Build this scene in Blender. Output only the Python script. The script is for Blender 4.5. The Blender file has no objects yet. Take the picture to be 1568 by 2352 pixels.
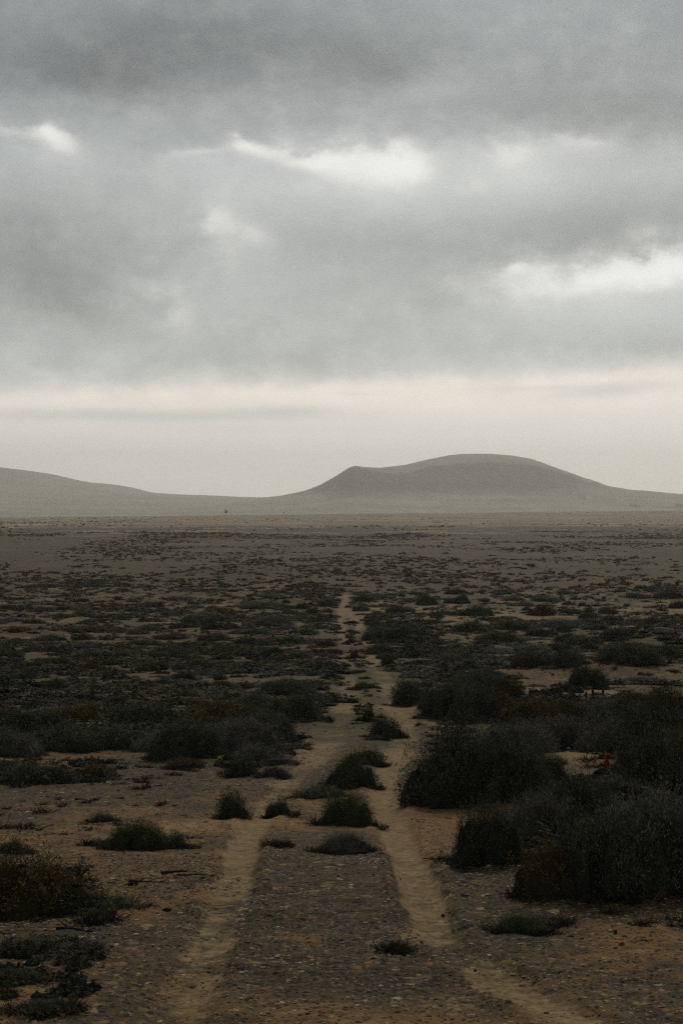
import bpy, math, random
import numpy as np

sc = bpy.context.scene
COL = sc.collection
R = math.radians
rng = np.random.default_rng(11)
random.seed(11)

# ------------------------------------------------------------------ camera
EYE = 12.0                       # camera height above the level of the far plain
F = 3270.0                       # focal length in the layout's units (1568 x 2352 frame)
HX, HY = 784.0, 1163.0           # principal column and true horizon in those units
cam_d = bpy.data.cameras.new('camera')
cam = bpy.data.objects.new('camera', cam_d); COL.objects.link(cam)
cam_d.sensor_fit = 'VERTICAL'; cam_d.sensor_height = 36.0; cam_d.lens = 36.0 * F / 2352.0
cam_d.clip_start = 0.1; cam_d.clip_end = 40000
cam.location = (0, 0, EYE)
cam.rotation_euler = (R(90) - math.atan((1176 - HY) / F), 0, 0)
sc.camera = cam

# ------------------------------------------------------------------ colour management
sc.view_settings.view_transform = 'Standard'
sc.view_settings.look = 'None'
sc.view_settings.gamma = 1.0
sc.view_settings.use_curve_mapping = False
sc.view_settings.exposure = 0.0
sc.render.film_transparent = False
sc.cycles.max_bounces = 6; sc.cycles.diffuse_bounces = 3; sc.cycles.volume_bounces = 1
sc.cycles.transparent_max_bounces = 4
sc.cycles.use_denoising = False
sc.cycles.filter_width = 1.3
sc.cycles.sample_clamp_indirect = 1.0; sc.cycles.sample_clamp_direct = 3.0

# ------------------------------------------------------------------ node helper
def lin(c):
    return tuple((v / 255 / 12.92) if v / 255 <= 0.04045 else ((v / 255 + 0.055) / 1.055) ** 2.4 for v in c)

class E:
    """a node socket with arithmetic"""
    def __init__(s, nt, sock): s.nt = nt; s.s = sock
    def _m(s, op, *a, clamp=False):
        n = s.nt.nodes.new('ShaderNodeMath'); n.operation = op; n.use_clamp = clamp
        for i, v in enumerate((s,) + a):
            if isinstance(v, E): s.nt.links.new(v.s, n.inputs[i])
            else: n.inputs[i].default_value = v
        return E(s.nt, n.outputs[0])
    def __add__(s, o): return s._m('ADD', o)
    def __sub__(s, o): return s._m('SUBTRACT', o)
    def __mul__(s, o): return s._m('MULTIPLY', o)
    def __radd__(s, o): return s._m('ADD', o)
    def __rmul__(s, o): return s._m('MULTIPLY', o)
    def __rsub__(s, o): return (s * -1.0) + o
    def exp(s): return s._m('EXPONENT')
    def sat(s): return s._m('ADD', 0.0, clamp=True)
    def step(s, a, b):
        n = s.nt.nodes.new('ShaderNodeMapRange'); n.interpolation_type = 'SMOOTHSTEP'
        s.nt.links.new(s.s, n.inputs[0]); n.inputs[1].default_value = a; n.inputs[2].default_value = b
        return E(s.nt, n.outputs[0])

def sep(nt, sock):
    n = nt.nodes.new('ShaderNodeSeparateXYZ'); nt.links.new(sock, n.inputs[0])
    return [E(nt, o) for o in n.outputs]
def mixc(nt, f, a, b, mode='MIX'):
    n = nt.nodes.new('ShaderNodeMix'); n.data_type = 'RGBA'; n.blend_type = mode
    for v, i in ((f, 0), (a, 6), (b, 7)):
        if isinstance(v, E): nt.links.new(v.s, n.inputs[i])
        elif hasattr(v, 'is_linked'): nt.links.new(v, n.inputs[i])
        else: n.inputs[i].default_value = v if i == 0 else (v[0], v[1], v[2], 1)
    return n.outputs[2]
def noise(nt, vec, scale, detail=3, rough=0.55, dist=0.0):
    n = nt.nodes.new('ShaderNodeTexNoise'); nt.links.new(vec, n.inputs['Vector'])
    n.inputs['Scale'].default_value = scale; n.inputs['Detail'].default_value = detail
    n.inputs['Roughness'].default_value = rough; n.inputs['Distortion'].default_value = dist
    return E(nt, n.outputs[0])
def mapping(nt, vec, scale=(1, 1, 1), loc=(0, 0, 0)):
    n = nt.nodes.new('ShaderNodeMapping'); nt.links.new(vec, n.inputs[0])
    n.inputs['Scale'].default_value = scale; n.inputs['Location'].default_value = loc
    return n.outputs[0]
def ramp(nt, fac, stops, interp='LINEAR'):
    n = nt.nodes.new('ShaderNodeValToRGB'); nt.links.new(fac.s, n.inputs[0])
    cr = n.color_ramp; cr.interpolation = interp
    stops = sorted(stops)
    while len(cr.elements) < len(stops): cr.elements.new(0.5)
    for e, (p, c) in zip(cr.elements, stops):
        e.position = p
    for e, (p, c) in zip(cr.elements, stops):
        e.position = p; e.color = (c[0], c[1], c[2], 1)
    return n.outputs[0]

# ------------------------------------------------------------------ sky
GAIN = 0.62
SUN_EL, SUN_AZ = 40.0, 12.0      # veiled sun ahead of the viewer, a little to the right
world = bpy.data.worlds.new('World'); sc.world = world
world.use_nodes = True
wt = world.node_tree; wt.nodes.clear()
tc = wt.nodes.new('ShaderNodeTexCoord')
vec = tc.outputs['Generated']
nx, ny, nz = sep(wt, vec)
azn = nx._m('ARCTAN2', ny)
eln = nz._m('ARCSINE')
sv = mapping(wt, vec, (1, 1, 3.0))
w1 = noise(wt, sv, 5.0, 4, 0.55) - 0.5
w2 = noise(wt, mapping(wt, vec, (1, 1, 2.2), (3, 7, 1)), 9.0, 5, 0.6) - 0.5
w3 = noise(wt, mapping(wt, vec, (1, 1, 1.6), (8, 2, 5)), 26.0, 5, 0.6) - 0.5
X0 = azn * F + HX
Y0 = eln * (-F) + HY
w4 = noise(wt, mapping(wt, vec, (1, 1, 1.5), (2, 4, 9)), 70.0, 5, .62) - 0.5
w5 = noise(wt, mapping(wt, vec, (1, 1, 1.5), (5, 1, 3)), 30.0, 5, .6) - 0.5
X = X0 + w1 * 60.0 + w3 * 90.0 + w5 * 70.0 + w4 * 22.0
Y = Y0 + w2 * 40.0 + w5 * 75.0 + w4 * 20.0
Yt = Y + (X0 - HX) * 0.033
Yl = (Y0 + w2 * 34.0 + w3 * 26.0 + w4 * 8.0) + (X0 - HX) * 0.033       # cloud base: less ragged
def blob(cx, cy, rx, ry, a=1.0, rot=0.0, xx=None, yy=None):
    xx = xx or X; yy = yy or Y
    c, s = math.cos(R(rot)), math.sin(R(rot))
    dx = xx - cx; dy = yy - cy
    u = (dx * c + dy * s) * (1 / rx) if rot else dx * (1 / rx)
    v = (dy * c - dx * s) * (1 / ry) if rot else dy * (1 / ry)
    return (((u * u) + (v * v)) * -1.0).exp() * a
def total(lst):
    t = None
    for b in lst:
        g = blob(*b); t = g if t is None else t + g
    return t
# vertical run of tones, horizon to overhead
el0, el1 = 1300.0, -1100.0
def pos(y): return (el0 - y) / (el0 - el1)
tones = [(1300, (150, 146, 138)), (1180, (206, 203, 195)), (1060, (207, 204, 197)), (985, (208, 203, 196)), (930, (216, 207, 197)),
         (893, (219, 209, 199)), (862, (180, 180, 177)), (820, (168, 171, 170)), (740, (170, 172, 172)),
         (640, (172, 174, 174)), (540, (172, 174, 175)), (450, (180, 182, 182)), (380, (176, 178, 179)), (320, (164, 167, 168)),
         (255, (158, 163, 164)), (200, (142, 148, 150)), (120, (136, 144, 146)), (40, (141, 151, 153)), (-60, (146, 156, 158)),
         (-260, (132, 135, 134)), (-600, (134, 134, 129)), (-1090, (136, 135, 128))]
fac = (Yl * (-1 / (el0 - el1)) + el0 / (el0 - el1)).sat()
base = ramp(wt, fac, [(pos(y), lin((c[0] * .985, c[1] * 1.0, c[2] * .99) if 260 < y < 860 else c)) for y, c in tones])
dark = total([(470, 130, 460, 110, 1.0, -3), (150, 215, 280, 70, .8), (880, 170, 180, 60, .6), (1250, 290, 400, 50, .55, 4), (700, 250, 300, 50, .2), (1250, 560, 330, 70, .3), (700, 770, 500, 60, .3), (250, 470, 200, 70, .2), (60, 620, 230, 130, 1.0, 8), (180, 700, 180, 70, .35),
              (1380, 560, 240, 60, .55, -6), (1400, 260, 260, 60, .5, 6), (1050, 680, 220, 60, .35), (1430, 790, 260, 40, .35),
              (650, 830, 380, 45, .3), (950, 560, 200, 60, .3), (160, 840, 220, 45, .3)])
light = total([(1180, 60, 330, 70, .55), (1500, 130, 200, 70, .5), (300, 300, 260, 45, .25), (1080, 215, 160, 50, .25),
               (400, 480, 240, 60, .3), (870, 500, 180, 60, .3), (560, 660, 120, 90, .28), (900, 390, 220, 80, .45),
               (1230, 420, 150, 60, .35), (1440, 690, 240, 60, .5), (1230, 700, 120, 60, .25), (760, 640, 200, 80, .15)])
glow = total([(110, 375, 130, 60, .5), (640, 390, 260, 60, .55), (880, 430, 200, 90, .9), (1190, 420, 130, 80, .5), (540, 560, 110, 110, .5), (410, 730, 70, 70, .35), (1400, 680, 300, 90, .75), (1350, 380, 160, 50, .3)])
tone = (.97 - dark * 0.33) + light * 0.16 + glow * .30 + w1 * 0.34 + w2 * 0.26 + w3 * 0.18 + w5 * .24 + w4 * .03
low = Yt.step(860.0, 1000.0)                      # calm band near the horizon
tone = tone + (1.0 - tone) * low
tn = wt.nodes.new('ShaderNodeCombineColor')
for i in range(3): wt.links.new(tone.s, tn.inputs[i])
base = mixc(wt, 1.0, base, tn.outputs[0], 'MULTIPLY')
# grey streaks inside the pale band
yb = Y0 + w2 * 14.0 + w3 * 8.0
streak = None
for b in [(330, 957, 430, 15, 1.0), (650, 942, 130, 13, .7), (1390, 900, 130, 17, .8, -4), (1230, 893, 110, 6, .4), (820, 905, 60, 5, .35), (560, 985, 300, 10, .3)]:
    g = blob(*b, xx=X0 + w1 * 60.0, yy=yb) if len(b) == 6 else blob(b[0], b[1], b[2], b[3], b[4], 0.0, X0 + w1 * 60.0, yb)
    streak = g if streak is None else streak + g
base = mixc(wt, (streak * 0.95).sat(), base, lin((178, 179, 176)))
# thin places where the bright sky behind shows
soft = total([(150, 362, 58, 30, 1.0, 25), (55, 345, 85, 14, .6), (470, 372, 85, 15, .55, -12), (560, 342, 50, 16, .7, 20),
              (645, 372, 90, 22, .85, 8), (740, 378, 70, 28, .6), (860, 400, 125, 62, 1.25), (955, 405, 60, 50, .6),
              (1178, 388, 80, 46, .80), (1095, 456, 40, 30, .62), (1350, 362, 75, 24, .6), (512, 518, 52, 42, .72), (590, 556, 42, 34, .6),
              (520, 608, 42, 44, .42), (408, 722, 38, 46, .55), (1420, 652, 250, 46, 1.25, -5), (1190, 635, 46, 20, .55), (1540, 615, 90, 34, .6)])
s1 = (soft * 1.0 + w3 * .8 + w5 * .7 + w4 * .15).step(-.15, 1.35)
base = mixc(wt, s1 * 0.85, base, lin((226, 224, 218)))
core = (soft * 1.0 + w3 * .7 + w5 * .7 + w4 * .2).step(0.40, 1.60)
base = mixc(wt, core, base, lin((247, 248, 243)))
# light lost in the haze along low sight-lines is made up by the true brightness of the sky there
gn = (Y0.step(560.0, 960.0) * GAIN + 1.0) * (ny.step(-.35, .75) * .52 + .48)      # unseen sky behind the viewer is dimmed to shade the bush fronts
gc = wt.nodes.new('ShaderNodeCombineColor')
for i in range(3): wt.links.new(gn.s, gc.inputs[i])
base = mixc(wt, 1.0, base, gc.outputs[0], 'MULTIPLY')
# the clear-air sky above the cloud deck, seen faintly through it
ns = wt.nodes.new('ShaderNodeTexSky'); ns.sky_type = 'NISHITA'; ns.sun_disc = False
ns.sun_elevation = R(SUN_EL); ns.sun_rotation = R(SUN_AZ)
nb = wt.nodes.new('ShaderNodeBackground'); wt.links.new(ns.outputs[0], nb.inputs[0]); nb.inputs[1].default_value = 0.08
cb = wt.nodes.new('ShaderNodeBackground'); wt.links.new(base, cb.inputs[0]); cb.inputs[1].default_value = 1.0
ms = wt.nodes.new('ShaderNodeMixShader'); ms.inputs[0].default_value = 0.96
wt.links.new(nb.outputs[0], ms.inputs[1]); wt.links.new(cb.outputs[0], ms.inputs[2])
wo = wt.nodes.new('ShaderNodeOutputWorld'); wt.links.new(ms.outputs[0], wo.inputs[0])

sun_d = bpy.data.lights.new('sun', 'SUN'); sun = bpy.data.objects.new('sun', sun_d); COL.objects.link(sun)
sun_d.energy = 1.35; sun_d.angle = R(14); sun_d.color = (1.0, 0.91, 0.78)
sun.rotation_euler = (R(90 - SUN_EL), 0, R(180 - SUN_AZ))

# ------------------------------------------------------------------ noise on arrays
def _h(ix, iy, seed):
    n = (ix.astype(np.int64) * 374761393 + iy.astype(np.int64) * 668265263 + seed * 974634777) & 0x7fffffff
    n = ((n ^ (n >> 13)) * 1274126177) & 0x7fffffff
    n = (n ^ (n >> 16)) & 0xffff
    return n / 65535.0
def vn(x, y, seed=0):
    x = np.asarray(x, float); y = np.asarray(y, float)
    ix = np.floor(x); iy = np.floor(y); fx = x - ix; fy = y - iy
    fx = fx * fx * (3 - 2 * fx); fy = fy * fy * (3 - 2 * fy)
    a = _h(ix, iy, seed); b = _h(ix + 1, iy, seed); c = _h(ix, iy + 1, seed); d = _h(ix + 1, iy + 1, seed)
    return (a * (1 - fx) + b * fx) * (1 - fy) + (c * (1 - fx) + d * fx) * fy - 0.5
def fbm(x, y, seed=0, octv=4, gain=0.5):
    t = 0; a = 1.0
    for k in range(octv):
        t = t + a * vn(x * 2 ** k + 17.3 * k, y * 2 ** k + 9.1 * k, seed + k); a *= gain
    return t
def sstep(x, a, b):
    t = np.clip((x - a) / (b - a), 0, 1); return t * t * (3 - 2 * t)

# ------------------------------------------------------------------ lie of the land (heights relative to the eye)
_pd = np.array([0.01, 3, 5, 7.5, 12, 18, 26, 34, 50, 97, 150, 300, 600, 1200, 2000, 2150, 2400, 2900, 3600, 4500, 6000, 7500, 9500, 14000])
_ph = np.array([-2.05, -2.15, -2.35, -2.65, -3.0, -3.9, -4.75, -5.4, -6.6, -9.3, -10.3, -10.9, -11.0, -10.9, -10.8, -14, -32, -46, -36, -14, 18, 50, 50, 20.])
_lx = np.linspace(math.log(0.3), math.log(14000), 3000)
_lh = np.interp(_lx, np.log(_pd), _ph)
_k = np.exp(-np.linspace(-2, 2, 61) ** 2); _k /= _k.sum()
_lh2 = np.convolve(np.pad(_lh, 30, mode='edge'), _k, 'valid')
_w = sstep(_lx, math.log(1500), math.log(2000)) * (1 - sstep(_lx, math.log(2100), math.log(2700)))   # keep the lip of the plain crisp
_lh = _lh2 * (1 - _w) + _lh * _w
def prof(d): return np.interp(np.log(np.maximum(d, 0.3)), _lx, _lh)

def d_at(py):                      # distance whose bare profile meets image row py
    ds = np.exp(np.linspace(math.log(4), math.log(2000), 4000))
    rows = HY - prof(ds) / ds * F
    i = np.argmax(rows <= py) if (rows <= py).any() else len(ds) - 1
    return float(ds[i])
def near_xy(px, py):
    d = d_at(py); return (px - HX) / F * d, d

# wheel ruts: image way-points, laid back onto the ground
_LR = [(395, 2352), (440, 2260), (478, 2180), (508, 2120), (532, 2060), (545, 2000), (560, 1940), (590, 1885), (645, 1822), (712, 1750), (762, 1690), (788, 1640), (802, 1590), (800, 1550), (792, 1505), (788, 1460), (785, 1420), (787, 1385)]
_RR = [(1330, 2352), (1210, 2290), (1110, 2225), (1010, 2150), (978, 2080), (955, 2010), (925, 1945), (900, 1880), (880, 1830), (884, 1785), (905, 1740), (925, 1695), (922, 1650), (902, 1600), (880, 1560), (862, 1520), (846, 1485), (832, 1450), (822, 1425), (805, 1405), (792, 1385)]
def path(pts):
    q = sorted([(near_xy(*p)[1], near_xy(*p)[0]) for p in pts])
    return np.array([a for a, b in q]), np.array([b for a, b in q])
LY, LX_ = path(_LR); RY, RX_ = path(_RR)
def rut_d(x, y):
    a = np.abs(x - np.interp(y, LY, LX_)); b = np.abs(x - np.interp(y, RY, RX_))
    return a, b
def rut_w(y): return np.interp(y, [7, 12, 18, 26, 42, 60, 90, 150], [.17, .16, .19, .30, .46, .42, .38, .42])
def rut_mask(x, y):
    a, b = rut_d(x, y); w = rut_w(y) * (1 + 0.5 * fbm(x * 2, y * 1.2, 5, 3))
    m = np.maximum(1 - sstep(a / w, .45, 1.4), 1 - sstep(b / w, .45, 1.4)) * (1 + .5 * fbm(x * 1.3, y * .9, 15, 3))
    end = 1 - sstep(y, 160, 175)
    front = sstep(y, 5, 8)
    brk = np.where(a < b, .24, .44) + 0.30 * fbm(x * 1.5, y, 19, 3) + 0.50 * sstep(y + 1.3 * fbm(x * 1.6, y * 1.6, 8, 4), 8.6, 11.6)      # the wheels left little trace on the stony rise in front
    left = a < b
    mid_ = 1 - np.where(left, .45, .12) * sstep(y, 14, 18) - np.where(left, .12, .42) * sstep(y, 26, 34) + .55 * sstep(y, 95, 120)
    return m * end * front * brk * mid_
def track_zone(x, y):              # the band the shrubs leave free
    l = np.interp(y, LY, LX_); r = np.interp(y, RY, RX_); w = rut_w(y) * 1.2 + .1
    return ((x > l - w) & (x < r + w) & (y < 170))

# mounds: px, py(base), half-width px, half-depth m, height m
_M = [(1370, 1560, 240, 2.6, .75), (1545, 1480, 110, 5, 1.1), (1290, 1600, 120, 2, .2), (570, 1322, 110, 18, 1.6), (420, 1330, 60, 12, .8), (650, 1385, 70, 7, .9),
      (1070, 1345, 60, 12, .8), (1390, 1345, 90, 12, .7), (690, 1362, 60, 8, .7), (560, 1745, 110, 1.1, .16), (1180, 1860, 90, .8, .14), (1300, 1745, 80, 1.0, .12), (90, 1455, 80, 5, .4),
      (1480, 2010, 300, 1.6, .16), (700, 1650, 30, 2.5, .25)]
MOUNDS = []
for px, py, hw, hd, h in _M:
    x, y = near_xy(px, py); MOUNDS.append((x, y + hd * .5, hw * y / F, hd, h))
_VOL = [(350, 1168), (500, 1160), (600, 1145), (650, 1138), (700, 1128), (740, 1112), (780, 1088), (800, 1075), (815, 1070), (835, 1073), (870, 1075), (930, 1068), (980, 1056), (1030, 1046), (1060, 1043),
        (1120, 1043), (1170, 1047), (1210, 1054), (1260, 1071), (1290, 1084), (1330, 1098), (1370, 1112), (1420, 1123), (1500, 1131), (1568, 1137), (1700, 1146), (2100, 1160)]
_FR = [(350, 1170), (500, 1161), (600, 1146), (650, 1139), (700, 1129), (740, 1113), (780, 1089), (800, 1075), (815, 1070), (835, 1077), (880, 1086), (950, 1091), (1020, 1092), (1090, 1087), (1150, 1083),
       (1200, 1083), (1240, 1091), (1290, 1103), (1350, 1116), (1420, 1128), (1568, 1141), (1800, 1155), (2100, 1165)]
_LH = [(-1400, 1150), (-900, 1090), (-400, 1040), (-200, 1050), (-80, 1063), (0, 1073), (50, 1079), (100, 1086), (150, 1098), (200, 1108), (245, 1111), (265, 1114), (300, 1124), (340, 1131), (400, 1135), (500, 1140), (600, 1144), (800, 1150)]
def ridge(x, pts, D):
    xs = np.array([(p[0] - HX) / F * D for p in pts]); hs = np.array([(HY - p[1]) / F * D for p in pts])
    return np.interp(x, xs, hs)
def land(x, y):
    """height relative to the eye"""
    x = np.asarray(x, float); y = np.asarray(y, float)
    d = np.where(y > 0, y, 0.01)
    z = prof(d)
    r = np.hypot(x, y)
    z = z + np.where(y > 0, 0.0105 * x * sstep(y, 700, 1900) * (1 - sstep(y, 2100, 3000)), 0)
    # far hills
    far = sstep(y, 3000, 4200)
    xc = x * 5000 / np.maximum(y, 2500)     # keeps the flanks running away from the viewer gently
    wob = 1 + 0.10 * fbm(x / 260, y / 260, 31, 4)
    b1 = np.maximum(ridge(x, _VOL, 5250) - 0, prof(y) - 5)
    b2 = np.maximum(ridge(x, _FR, 4850) - 0, prof(y) - 5)
    t1 = np.abs(y - 5250) / np.where(y < 5250, 560, 900); t2 = np.abs(y - 4850) / np.where(y < 4850, 480, 330)
    g1 = 1 / (1 + t1 ** 2.4 * wob); g2 = 1 / (1 + t2 ** 2.0 * wob)
    hill = np.maximum((b1 - z) * g1, (b2 - z) * g2)
    gul = 11 * np.abs(fbm(x / 75, y / 420, 44, 4)) * sstep(hill, 20, 90) * (1 - sstep(np.minimum(t1, t2), 0, .25) * 0)
    z2 = z + np.where(y > 0, far * np.maximum(hill - gul * sstep(np.minimum(t1, t2), .06, .3), 0), 0)
    b3 = ridge(x, _LH, 7200)
    t3 = np.abs(y - 7200) / np.where(y < 7200, 1300, 1500)
    z2 = np.maximum(z2, np.where(y > 3500, z + (b3 - z) / (1 + t3 ** 2.2) + 3.0 * fbm(x / 200, y / 500, 9, 4) * sstep(t3, .05, .4), z2))
    z2 = z2 + np.where(y > 3200, 4.0 * fbm(x / 300, y / 300, 77, 4) * far * sstep(np.minimum(np.minimum(t1, t2), t3), .05, .3), 0)
    # undulation, fading in with distance so the eye stays put
    amp = sstep(r, 4, 30)
    z2 = z2 + amp * (0.10 * fbm(x / 2.2, y / 2.2, 1, 3) + 0.22 * fbm(x / 9, y / 11, 2, 3)) * (1 - .6 * sstep(r, 300, 900)) + 0.035 * fbm(x / .5, y / .5, 3, 3) + 0.012 * fbm(x / .13, y / .13, 4, 2) * (1 - sstep(r, 25, 45)) * (1 - .85 * rut_mask(x, y))
    z2 = z2 + sstep(r, 120, 500) * (1 - sstep(y, 1500, 1950)) * 0.7 * fbm(x / 60, y / 45, 6, 3)
    z2 = z2 + sstep(y, 1400, 1900) * (1 - sstep(y, 2100, 2400)) * 0.8 * fbm(x / 40, y / 60, 8, 4)
    m = rut_mask(x, y)
    ra, rb = rut_d(x, y); rw_ = rut_w(y)
    berm = np.exp(-((np.minimum(ra, rb) / rw_ - 1.45) / .35) ** 2) * (1 - sstep(y, 60, 120)) * (y > 5)
    z2 = z2 - m * 0.06 + berm * .022 * (1 + fbm(x * 2, y * 2, 18, 3))
    for mx, my, sx, sy, h in MOUNDS:
        q = ((x - mx) / sx) ** 2 + ((y - my) / sy) ** 2
        z2 = z2 + h * np.exp(-q) * (1 + 0.25 * fbm(x / (sx * .35), y / (sy * .35), 12, 2))
    return z2
def gz(x, y): return float(land(np.array([x]), np.array([y]))[0]) + EYE
def at(px, py):
    """the point of the ground seen at column px, row py of the layout"""
    ds = np.exp(np.linspace(math.log(5), math.log(2050), 2600))
    xs = (px - HX) / F * ds
    rows = HY - land(xs, ds) / ds * F
    ok = rows <= py
    i = int(np.argmax(ok)) if ok.any() else len(ds) - 1
    return float(xs[i]), float(ds[i])

# ------------------------------------------------------------------ mesh helpers
def make_mesh(name, V, faces, col=None, smooth=False):
    """V (n,3); faces (m,k) array; col (n,4) optional per-vertex base colour"""
    V = np.asarray(V, np.float32); faces = np.asarray(faces, np.int32)
    me = bpy.data.meshes.new(name); k = faces.shape[1]
    me.vertices.add(len(V)); me.vertices.foreach_set('co', V.ravel())
    me.loops.add(faces.size); me.loops.foreach_set('vertex_index', faces.ravel())
    me.polygons.add(len(faces)); me.polygons.foreach_set('loop_start', np.arange(0, faces.size, k, dtype=np.int32))
    me.update(calc_edges=True)
    if smooth: me.polygons.foreach_set('use_smooth', np.ones(len(faces), bool))
    else: me.polygons.foreach_set('use_smooth', np.zeros(len(faces), bool))
    if col is not None:
        a = me.attributes.new('tint', 'FLOAT_COLOR', 'POINT'); a.data.foreach_set('color', np.asarray(col, np.float32).ravel())
    return me
def link(name, me, mat=None, parent=None, loc=(0, 0, 0)):
    o = bpy.data.objects.new(name, me); COL.objects.link(o); o.location = loc
    if mat and not me.materials: me.materials.append(mat)
    if parent: o.parent = parent
    return o
def tag(o, label, cat, group=None, kind=None):
    if label: o['label'] = label
    if cat: o['category'] = cat
    if group: o['group'] = group
    if kind: o['kind'] = kind
    return o
def empty(name, loc): 
    o = bpy.data.objects.new(name, None); COL.objects.link(o); o.location = loc; o.empty_display_size = .1; return o

# ------------------------------------------------------------------ materials
def new_mat(name):
    m = bpy.data.materials.new(name); m.use_nodes = True
    nt = m.node_tree; b = nt.nodes['Principled BSDF']
    b.inputs['Roughness'].default_value = 0.9
    b.inputs['Specular IOR Level'].default_value = 0.15
    return m, nt, b
def tint_mat(name, mul=1.0, rough=0.85, nscale=30.0, transl=0.0):
    m, nt, b = new_mat(name)
    at_ = nt.nodes.new('ShaderNodeAttribute'); at_.attribute_name = 'tint'
    g = nt.nodes.new('ShaderNodeNewGeometry')
    oi = nt.nodes.new('ShaderNodeObjectInfo')
    n = noise(nt, g.outputs['Position'], nscale, 3)
    f = (n * 0.7 + 0.65) * mul * (E(nt, oi.outputs['Random']) * 0.5 + 0.75)
    cc = nt.nodes.new('ShaderNodeCombineColor')
    for i in range(3): nt.links.new(f.s, cc.inputs[i])
    nt.links.new(mixc(nt, 1.0, at_.outputs['Color'], cc.outputs[0], 'MULTIPLY'), b.inputs['Base Color'])
    b.inputs['Roughness'].default_value = rough
    return m
M_LEAF = tint_mat('shrub_foliage', 1.0)
M_TWIG = tint_mat('shrub_branches', 1.0, nscale=60)
M_STONE = tint_mat('stone', 1.0, 0.8, 40)
def plain_mat(name, rgb, rough=0.85, var=0.35, nscale=12.0):
    m, nt, b = new_mat(name)
    g = nt.nodes.new('ShaderNodeNewGeometry')
    n = noise(nt, g.outputs['Position'], nscale, 4, .6)
    lo = tuple(c * (1 - var) for c in rgb); hi = tuple(min(1, c * (1 + var)) for c in rgb)
    nt.links.new(ramp(nt, n, [(.3, lo), (.7, hi)]), b.inputs['Base Color'])
    b.inputs['Roughness'].default_value = rough
    return m

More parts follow.
